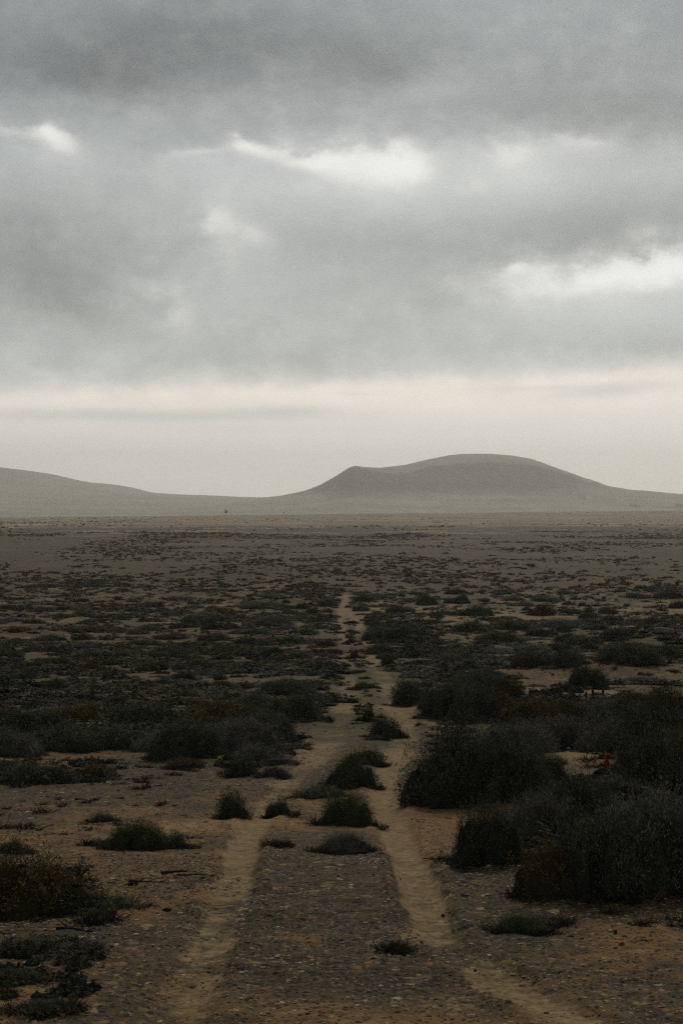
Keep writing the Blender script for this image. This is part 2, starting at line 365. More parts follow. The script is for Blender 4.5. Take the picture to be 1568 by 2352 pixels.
# ground: masks give what the soil is (R bare sand, G orange soil, B dark stones, A scrub / far cover)
def ground_material():
    m, nt, b = new_mat('desert_soil')
    g = nt.nodes.new('ShaderNodeNewGeometry'); P = g.outputs['Position']
    at_ = nt.nodes.new('ShaderNodeAttribute'); at_.attribute_name = 'tint'
    mR, mG, mB = sep(nt, at_.outputs['Vector']); mA = E(nt, at_.outputs['Alpha'])
    nf = noise(nt, P, 9.0, 5, .65); nm = noise(nt, P, 1.3, 4, .6); ng = noise(nt, P, 60.0, 3, .6); nl = noise(nt, P, .12, 4, .6)
    sand = ramp(nt, nf, [(.3, (.14, .104, .070)), (.5, (.25, .188, .128)), (.7, (.37, .29, .21))])
    orange = ramp(nt, nf, [(.25, (.110, .066, .034)), (.5, (.190, .112, .055)), (.75, (.29, .18, .10))])
    grav = ramp(nt, nf * .6 + nm * .4, [(.34, (.034, .027, .019)), (.5, (.075, .058, .038)), (.64, (.165, .118, .074))])
    dstone = ramp(nt, nf, [(.3, (.022, .023, .023)), (.55, (.040, .040, .038)), (.8, (.075, .070, .062))])
    # pebble cover, two sizes
    def pebbles(scale, stops, seed):
        v = nt.nodes.new('ShaderNodeTexVoronoi'); nt.links.new(mapping(nt, P, (1, 1, 1), (seed, seed * 2, 0)), v.inputs['Vector'])
        v.inputs['Scale'].default_value = scale; v.inputs['Randomness'].default_value = 1
        r_, g_, b_ = sep(nt, v.outputs['Color'])
        return ramp(nt, r_, stops, 'CONSTANT'), g_, E(nt, v.outputs['Distance'])
    st = [(0, (.014, .015, .015)), (.34, (.030, .028, .025)), (.56, (.060, .050, .038)), (.70, (.120, .092, .064)), (.82, (.20, .140, .088)), (.93, (.28, .22, .16)), (.985, (.44, .39, .32))]
    p1, s1_, d1 = pebbles(24.0, st, 1.3)
    p2, s2_, d2 = pebbles(10.0, st, 4.1)
    k1 = (s1_.step(.15, .25)) * (1.0 - d1.step(.35, .55))
    k2 = (s2_.step(.50, .58)) * (1.0 - d2.step(.35, .55))
    mot = noise(nt, mapping(nt, P, (1, 1, 1), (7, 3, 0)), 5.5, 5, .75)
    c = mixc(nt, mot.step(.44, .56), grav, ramp(nt, ng, [(.38, (.018, .017, .015)), (.5, (.045, .038, .029)), (.62, (.125, .092, .060))]))
    c = mixc(nt, k1 * .95, c, p1); c = mixc(nt, k2 * .9, c, p2)
    big = noise(nt, P, 3.0, 4, .6)
    mo = (mG + (big - .5) * .9).step(.35, .75)
    c = mixc(nt, mo, c, orange)
    md = (mB + (big - .5) * 1.1).step(.38, .72)
    c = mixc(nt, md * .85, c, dstone)
    msd = (mR + (nf - .5) * 1.0 + (nm - .5) * .6 + (ng - .5) * .6).step(.18, .85)
    pk = mixc(nt, k1 * .42, sand, p1)
    c = mixc(nt, msd * .86, c, pk)
    # distant cover of low scrub and stones: patches in world space
    y3 = sep(nt, P)[1]
    farn = noise(nt, P, .45, 5, .7); farn2 = noise(nt, mapping(nt, P, (.35, 1, 1)), .035, 4, .6); farn3 = noise(nt, P, .16, 5, .75)
    fsand = ramp(nt, farn2, [(.3, (.18, .145, .115)), (.5, (.28, .225, .18)), (.7, (.56, .48, .40))])
    fscr = ramp(nt, farn3, [(.35, (.060, .056, .044)), (.5, (.085, .076, .058)), (.7, (.13, .105, .078))])
    fk = (farn * .55 + farn3 * .45 + (farn2 - .5) * -.55 + (mR - .5) * -.30)
    fcol = mixc(nt, fk.step(.43, .53), fsand, fscr)
    rust = noise(nt, mapping(nt, P, (.3, 1, 1), (3, 8, 0)), .05, 4, .6)
    fcol = mixc(nt, rust.step(.50, .66) * .5, fcol, (.20, .125, .075))
    fcol = mixc(nt, (farn * .5 + ng * .5).step(.40, .6) * -.5 + .5, fcol, (.045, .040, .030))
    fcol = mixc(nt, md * .75, fcol, dstone)
    fcol = mixc(nt, mo * .5, fcol, orange)
    c = mixc(nt, (mA.step(0.0, 1.0)) * .95, c, fcol)
    # small litter, roots and low growth between the shrubs further out
    lit = noise(nt, P, 2.6, 5, .75); lit2 = noise(nt, mapping(nt, P, (.7, 1, 1), (4, 4, 4)), .7, 4, .7)
    lk = (lit * .6 + lit2 * .4 - mR * .10).step(.40, .50) * y3.step(18.0, 40.0) * (1.0 - mA)
    lc = ramp(nt, lit2, [(.35, (.050, .045, .030)), (.5, (.075, .062, .040)), (.65, (.105, .082, .052))])
    c = mixc(nt, lk * (1.0 - msd * .55) * .9, c, lc)
    c = mixc(nt, 1.0, c, mixc(nt, mA, (.95, .88, .64), (1.04, 1.04, .90)), 'MULTIPLY')
    nt.links.new(c, b.inputs['Base Color'])
    hsum = (k1 * (0.5 - d1)) * .010 + (k2 * (0.5 - d2)) * .022 + ng * .006 + nf * .02
    bm = nt.nodes.new('ShaderNodeBump'); bm.inputs['Strength'].default_value = 1.0; bm.inputs['Distance'].default_value = 1.0
    nt.links.new(hsum.s, bm.inputs['Height']); nt.links.new(bm.outputs[0], b.inputs['Normal'])
    return m
M_GROUND = ground_material()
def hill_material():
    m, nt, b = new_mat('hill_cover')
    g = nt.nodes.new('ShaderNodeNewGeometry'); P = g.outputs['Position']
    at_ = nt.nodes.new('ShaderNodeAttribute'); at_.attribute_name = 'tint'
    mR, mG, mB = sep(nt, at_.outputs['Vector'])
    n1 = noise(nt, P, .02, 5, .65); n2 = noise(nt, mapping(nt, P, (.3, 1, 1)), .006, 4, .6)
    ash = ramp(nt, n1, [(.3, (.026, .024, .018)), (.5, (.042, .038, .026)), (.7, (.068, .060, .040))])
    flat = ramp(nt, n1 * .5 + n2 * .5, [(.35, (.17, .17, .125)), (.5, (.25, .24, .18)), (.62, (.36, .33, .27))])
    n3 = noise(nt, mapping(nt, P, (1, .25, .25)), .035, 5, .7)
    c = mixc(nt, (mR * 1.1 + (n1 - .5) * .7 + (n3 - .5) * .8).step(.05, 1.0), flat, ash)
    nt.links.new(c, b.inputs['Base Color'])
    return m
M_HILL = hill_material()

# ------------------------------------------------------------------ ground sheet (polar grid, fine where the photo looks)
def build_land():
    dense = np.linspace(-17.5, 17.5, 520)
    side = np.concatenate([np.arange(-180, -40, 7.0), np.arange(-40, -17.6, 1.2)])
    th = np.radians(np.concatenate([side, dense, -side[::-1][:-1]]))
    nT = len(th)
    rr = np.concatenate([[0.4, .8, 1.3, 2, 3, 4], np.exp(np.arange(math.log(5), math.log(60), .0048)), np.exp(np.arange(math.log(60), math.log(11000), .0070))])
    nR = len(rr)
    TH, RR = np.meshgrid(th, rr)
    Xg = RR * np.sin(TH); Yg = RR * np.cos(TH)
    # rings straight across in front of the viewer
    Z = land(Xg, Yg) + EYE
    V = np.stack([Xg.ravel(), Yg.ravel(), Z.ravel()], 1)
    i, j = np.meshgrid(np.arange(nR - 1), np.arange(nT), indexing='ij')
    j2 = (j + 1) % nT
    Fc = np.stack([i * nT + j, i * nT + j2, (i + 1) * nT + j2, (i + 1) * nT + j], -1).reshape(-1, 4)[:, ::-1]
    x = V[:, 0]; y = V[:, 1]
    # soil masks
    rut = rut_mask(x, y)
    a, b = rut_d(x, y)
    corridor = np.exp(-np.minimum((x - (np.interp(y, LY, LX_) + np.interp(y, RY, RX_)) / 2) ** 2 / (0.9 + .02 * y) ** 2, 40)) * (1 - sstep(y, 150, 180))
    n1 = fbm(x / 3.0, y / 3.5, 21, 4); n2 = fbm(x / 11, y / 16, 22, 4); n3 = fbm(x / .9, y / 1.0, 23, 4)
    sand = 1.45 * rut + .10 * corridor + .7 * n1 + .35 * n2 + .30 * n3 - .16 * (1 - sstep(y, 14, 24)) - .10
    mid = sstep(y, 22, 45) * (1 - sstep(y, 150, 200))
    sand = sand + mid * .12 + .42 * mid * np.where(x > 0, 1, .5) * sstep(y, 75, 125) - .30 * sstep(y, 170, 230) * (1 - sstep(y, 380, 560)) + 1.7 * sstep(y, 520, 1150)
    org = .25 + .16 * (1 - sstep(y, 20, 40)) + .75 * n1 - .3 * n2 + .2 * n3
    drk = .24 + .5 * fbm(x / 4.2, y / 4.6, 24, 4) + .45 * fbm(x / .7, y / .8, 27, 4) - .5 * rut
    def patch(px, py, wx, wy, amp, arr):
        cx, cy = near_xy(px, py); d2 = near_xy(px, max(py - wy, 1185))[1]
        sy = max(d2 - cy, .2); sx = wx * cy / F
        q = ((x - cx) / sx) ** 2 + ((y - cy) / sy) ** 2
        wob = 1 + 1.1 * fbm((x - cx) / sx * 1.7, (y - cy) / sy * 1.7, 60, 3)
        arr += amp * np.exp(-q * wob)
    for p in [(420, 1905, 120, 26, .55), (250, 1960, 150, 26, .4), (110, 1915, 120, 20, .4), (330, 1850, 140, 14, .35), (480, 2120, 60, 40, .3), (330, 2130, 70, 24, .35), (640, 1800, 70, 14, .5), (950, 2150, 60, 22, .8), (430, 2045, 110, 18, .5), (640, 1875, 70, 20, .5), (860, 1860, 40, 60, .3), (920, 2000, 40, 60, .4), (1330, 1600, 200, 12, .9), (825, 1418, 26, 7, .9), (790, 1395, 12, 8, .6), (690, 1720, 60, 30, .4),
              (1000, 1405, 170, 14, .6), (1120, 1425, 120, 10, .9), (1400, 1415, 180, 12, .5), (430, 1420, 200, 10, .3), (560, 1425, 60, 6, .7), (700, 1412, 50, 6, .6),
              (1040, 2310, 90, 20, .5), (1350, 1740, 100, 14, .9), (300, 1620, 80, 6, .6), (210, 1605, 60, 5, .7), (420, 1600, 50, 4, .6), (640, 1560, 70, 5, .5), (1558, 1690, 40, 20, .6),
              (900, 1197, 260, 3, 1.2), (1150, 1199, 420, 3, 1.0), (300, 1222, 300, 5, .6), (980, 1225, 400, 6, .5), (120, 1350, 140, 5, .6)]:
        patch(*p, sand)
    for p in [(1400, 1545, 230, 22, .9), (470, 2060, 70, 15, .4), (1075, 1342, 70, 6, .9), (1390, 1342, 110, 6, .8), (640, 1350, 90, 12, .6), (700, 1365, 60, 8, .8), (40, 1600, 80, 8, .2), (610, 1740, 80, 12, .5),
              (30, 2300, 70, 50, .8), (150, 2290, 80, 20, .5), (330, 2090, 70, 20, .4), (1450, 2140, 140, 30, .4), (700, 2160, 60, 14, .4), (1180, 1850, 90, 18, .5), (1330, 1745, 80, 12, .4), (560, 1560, 60, 5, .6), (830, 1640, 60, 20, .3), (620, 1885, 60, 16, .4), (960, 1940, 40, 40, .4), (730, 1660, 30, 40, .3)]:
        patch(*p, org)
    for p in [(1545, 1465, 90, 22, 1.0), (570, 1310, 130, 9, 1.0), (390, 1328, 60, 4, .8), (1380, 1310, 170, 8, .5), (1560, 1275, 60, 6, .9), (1000, 1300, 60, 5, .5), (850, 1310, 200, 4, .4),
              (520, 1528, 80, 5, .8), (470, 1575, 80, 5, .7), (300, 1745, 80, 8, .7), (180, 2160, 90, 25, .6), (90, 2260, 90, 20, .5), (730, 2180, 200, 120, .12), (1250, 1975, 90, 30, .3), (450, 1820, 100, 14, .4)]:
        patch(*p, drk)
    cov = sstep(y, 130, 420)
    cov = np.maximum(cov, sstep(np.abs(x) / np.maximum(np.abs(y), 1), .5, 1) * 0)
    tint = np.stack([np.clip(sand, 0, 1.2), np.clip(org * (1 - cov * .2), 0, 1.2), np.clip(drk, 0, 1.2), cov], 1)
    ci = Fc[:, 0]
    fy = y[ci]; fx = x[ci]; fr = np.hypot(fx, fy)
    is_hill = (fr > 2560)
    is_track = (~is_hill) & (rut[ci] > .3) & (fy > 5) & (fy < 175)
    # hills: R = cone of ash
    hz = V[:, 2] - EYE - prof(np.maximum(y, .01))
    cone = sstep(hz + 9 * fbm(x / 160, y / 160, 71, 3), 22, 95) * (y > 3800) * (x > -560) * np.where((y > 4930), .30, 1)
    cone = cone * (1 - .45 * sstep(x, 560, 900)) + .25 * sstep(hz, 30, 120) * (x < -560)
    ht = tint.copy(); ht[:, 0] = cone
    def sub(faces, nm, mat, tn):
        used = np.unique(faces); mp = np.zeros(len(V), np.int32); mp[used] = np.arange(len(used))
        me = make_mesh(nm, V[used], mp[faces], tn[used], smooth=True)
        o = link(nm, me, mat); o['kind'] = 'structure'; return o
    sub(Fc[~is_hill & ~is_track], 'ground', M_GROUND, tint)
    sub(Fc[is_track], 'dirt_track', M_GROUND, tint)
    sub(Fc[is_hill], 'hills', M_HILL, ht)
build_land()

# ------------------------------------------------------------------ haze
def haze():
    x0, x1, y0, y1, z0, z1 = -11300, 11300, -11300, 11300, EYE - 120, EYE + 420
    V = [(x0, y0, z0), (x1, y0, z0), (x1, y1, z0), (x0, y1, z0), (x0, y0, z1), (x1, y0, z1), (x1, y1, z1), (x0, y1, z1)]
    Fc = [(0, 3, 2, 1), (4, 5, 6, 7), (0, 1, 5, 4), (1, 2, 6, 5), (2, 3, 7, 6), (3, 0, 4, 7)]
    m = bpy.data.materials.new('haze_air'); m.use_nodes = True; nt = m.node_tree; nt.nodes.clear()
    pv = nt.nodes.new('ShaderNodeVolumePrincipled'); pv.inputs['Color'].default_value = (.915, .93, .93, 1)
    pv.inputs['Density'].default_value = 1.2e-4; pv.inputs['Anisotropy'].default_value = 0.6
    out = nt.nodes.new('ShaderNodeOutputMaterial'); nt.links.new(pv.outputs[0], out.inputs['Volume'])
    o = link('haze', make_mesh('haze', V, Fc), m); o['kind'] = 'stuff'
    tag(o, 'thin pale haze lying over the plain and softening the far hills', 'haze')
haze()

# ------------------------------------------------------------------ shrubs
PAL = {   # leaf colours: dark, mid, accent
    'dark': [(.026, .034, .026), (.048, .058, .042), (.092, .098, .068)],
    'twig': [(.046, .050, .048), (.088, .090, .086), (.155, .152, .142)],
    'olive': [(.050, .048, .026), (.100, .080, .034), (.200, .135, .035)],
    'pale': [(.080, .074, .052), (.135, .115, .078), (.190, .160, .110)],
    'green': [(.028, .040, .024), (.046, .064, .032), (.090, .108, .042)],
    'dry': [(.085, .072, .050), (.130, .108, .072), (.185, .150, .100)],
    'scrub': [(.046, .050, .034), (.078, .076, .048), (.125, .108, .066)],
}
def quads(P, D, L, Wd, bend=None):
    """thin leaf/twig quads from points P along unit D, lengths L, widths Wd"""
    n = len(P)
    s = np.cross(D, rng.normal(size=(n, 3))); s /= np.linalg.norm(s, axis=1)[:, None] + 1e-9
    a = P - s * Wd[:, None] * .5; b = P + s * Wd[:, None] * .5
    T = P + D * L[:, None]
    c = T + s * Wd[:, None] * .22; d = T - s * Wd[:, None] * .22
    V = np.stack([a, b, c, d], 1).reshape(-1, 3)
    Fc = np.arange(4 * n).reshape(n, 4)
    return V, Fc
def shrub_proto(kind, n, seed, leaf, lobes=9, ntw=200, flat=False):
    """unit bush: footprint radius 1, height 1. returns foliage mesh, branch mesh"""
    r = np.random.default_rng(seed)
    ctr = []; 
    for k in range(lobes):
        a = r.uniform(0, 2 * math.pi); q = math.sqrt(r.uniform(0, 1)) * .62
        rad = r.uniform(.26, .5) * (1 - .25 * q)
        hh = (1 - .55 * q * q) * r.uniform(.62, 1.0)
        ctr.append((math.cos(a) * q, math.sin(a) * q, rad, hh))
    ctr.append((0, 0, .5, r.uniform(.85, 1)))
    ctr = np.array(ctr)
    wgt = ctr[:, 2] ** 2; wgt /= wgt.sum()
    idx = r.choice(len(ctr), n, p=wgt)
    # clumped: sprays
    ns = max(n // 14, 1)
    sd = r.normal(size=(ns, 3)); sd[:, 2] = np.abs(sd[:, 2]) * .9 + .02; sd /= np.linalg.norm(sd, axis=1)[:, None]
    sl = r.choice(len(ctr), ns, p=wgt); srad = np.where(r.uniform(0, 1, ns) < .18, r.uniform(1.0, 1.28, ns), r.uniform(.62, 1.05, ns))
    k = r.integers(0, ns, n)
    c = ctr[sl[k]]
    dirs = sd[k] + r.normal(size=(n, 3)) * .14
    dirs[:, 2] = np.abs(dirs[:, 2]); dirs /= np.linalg.norm(dirs, axis=1)[:, None]
    rr = srad[k] * r.uniform(.82, 1.03, n)
    P = np.stack([c[:, 0] + dirs[:, 0] * c[:, 2] * rr, c[:, 1] + dirs[:, 1] * c[:, 2] * rr, dirs[:, 2] * c[:, 3] * rr], 1)
    P[:, 2] = np.maximum(P[:, 2], .0)
    up = .5 if kind == 'twig' else .3
    D = dirs * .8 + np.array([0, 0, up]) + r.normal(size=(n, 3)) * .5
    D /= np.linalg.norm(D, axis=1)[:, None]
    L = leaf * r.uniform(.6, 1.7, n) * (1.15 if kind == 'twig' else .9); W = leaf * r.uniform(.28, .6, n) * (.6 if kind == 'twig' else .9)
    V, Fc = quads(P, D, L, W)
    pal = np.array(PAL[kind]) * (1.75 if n > 1000 and kind in ('dark', 'twig', 'green') else 1) * np.array([1.06, 1.0, .90])
    clump = r.uniform(0, 1, ns)[k] * .6 + r.uniform(0, 1, n) * .4
    col = np.where((clump < .5)[:, None], pal[0] + (pal[1] - pal[0]) * (clump / .5)[:, None], pal[1] + (pal[2] - pal[1]) * ((clump - .5) / .5)[:, None])
    col = col * r.uniform(.7, 1.3, (n, 1)) * np.exp(r.normal(size=ns) * .38)[k][:, None]
    col = np.repeat(np.concatenate([col, np.ones((n, 1))], 1), 4, 0)
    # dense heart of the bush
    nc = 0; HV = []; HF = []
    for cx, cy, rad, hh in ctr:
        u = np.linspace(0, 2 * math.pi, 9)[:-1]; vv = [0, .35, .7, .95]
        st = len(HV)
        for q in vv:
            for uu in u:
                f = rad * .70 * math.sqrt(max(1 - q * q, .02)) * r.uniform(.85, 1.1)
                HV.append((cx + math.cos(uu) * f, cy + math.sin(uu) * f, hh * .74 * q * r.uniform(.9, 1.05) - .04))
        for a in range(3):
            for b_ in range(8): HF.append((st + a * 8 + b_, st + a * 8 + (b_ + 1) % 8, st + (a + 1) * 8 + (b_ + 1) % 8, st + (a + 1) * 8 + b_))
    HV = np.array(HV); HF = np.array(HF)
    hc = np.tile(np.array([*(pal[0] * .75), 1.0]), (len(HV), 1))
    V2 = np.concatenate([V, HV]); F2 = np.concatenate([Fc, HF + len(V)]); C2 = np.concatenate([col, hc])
    ex = np.percentile(np.abs(V2[:, 0]), 97), np.percentile(np.abs(V2[:, 1]), 97), np.percentile(V2[:, 2], 98.5)
    V2 = V2 / np.array(ex)
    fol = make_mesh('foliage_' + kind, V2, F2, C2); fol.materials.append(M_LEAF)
    # branches
    br = None
    if ntw:
        a = r.uniform(0, 2 * math.pi, ntw); q = np.sqrt(r.uniform(0, 1, ntw)); tip = np.stack([np.cos(a) * q * .95, np.sin(a) * q * .95, (1.06 - .6 * q ** 2) * r.uniform(.6, 1.12, ntw)], 1)
        root = tip * np.array([.25, .25, 0]) + r.normal(size=(ntw, 3)) * np.array([.03, .03, 0])
        mid_ = root * .45 + tip * .55 + r.normal(size=(ntw, 3)) * .06; mid_[:, 2] += .05
        BV = []; BF = []; BC = []
        for p0, p1, w0 in ((root, mid_, .016), (mid_, tip, .009)):
            dd = p1 - p0; ll = np.linalg.norm(dd, axis=1); v_, f_ = quads(p0, dd / ll[:, None], ll, np.full(ntw, w0) * leaf / .035)
            BF.append(f_ + sum(len(z) for z in BV)); BV.append(v_)
            cc = np.array([.085, .078, .068]) * r.uniform(.5, 1.5, (ntw, 1)); BC.append(np.repeat(np.concatenate([cc, np.ones((ntw, 1))], 1), 4, 0))
        br = make_mesh('branches_' + kind, np.concatenate(BV), np.concatenate(BF), np.concatenate(BC)); br.materials.append(M_TWIG)
    return fol, br
PROTO = {}
def proto(kind, lod, v):
    key = (kind, lod, v)
    if key not in PROTO:
        n, leaf, lobes, tw = {0: (22000, .031, 17, 420), 1: (5200, .055, 9, 130), 2: (1200, .105, 6, 0)}[lod]
        PROTO[key] = shrub_proto(kind, n, hash((kind == 'dark', kind == 'twig', kind == 'olive', kind == 'green', lod, v)) % 99991 + v, leaf, lobes, tw)
    return PROTO[key]
SHRUBS = []          # (x, y, rx, ry) for keeping others clear
GROUP = 'desert shrubs scattered over the plain'
def place_shrub(px, py, w, h, kind, label, group=GROUP, name='desert_shrub', deep=.75, lod=None):
    x, d = at(px, py)
    rx = w * .5 * d / F; ry = max(rx * deep, .05)
    yc = d + ry * .75; xc = (px - HX) / F * yc
    rx = w * .5 * yc / F
    zg = gz(xc, yc)
    top = EYE + (HY - (py - h)) / F * yc
    hh = max(top - zg, .22 * rx, .05)
    hh = min(hh, 1.7 * rx + .2)
    if lod is None: lod = 0 if w > 105 else (1 if w > 42 else 2)
    v = random.randrange(3)
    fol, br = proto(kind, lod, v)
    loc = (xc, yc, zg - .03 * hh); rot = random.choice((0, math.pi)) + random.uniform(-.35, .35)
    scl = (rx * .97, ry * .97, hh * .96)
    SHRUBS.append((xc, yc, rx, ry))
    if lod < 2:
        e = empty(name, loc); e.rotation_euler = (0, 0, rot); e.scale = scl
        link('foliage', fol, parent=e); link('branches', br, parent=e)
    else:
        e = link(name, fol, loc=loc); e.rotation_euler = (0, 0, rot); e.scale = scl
    tag(e, label, 'shrub', group)
    return e

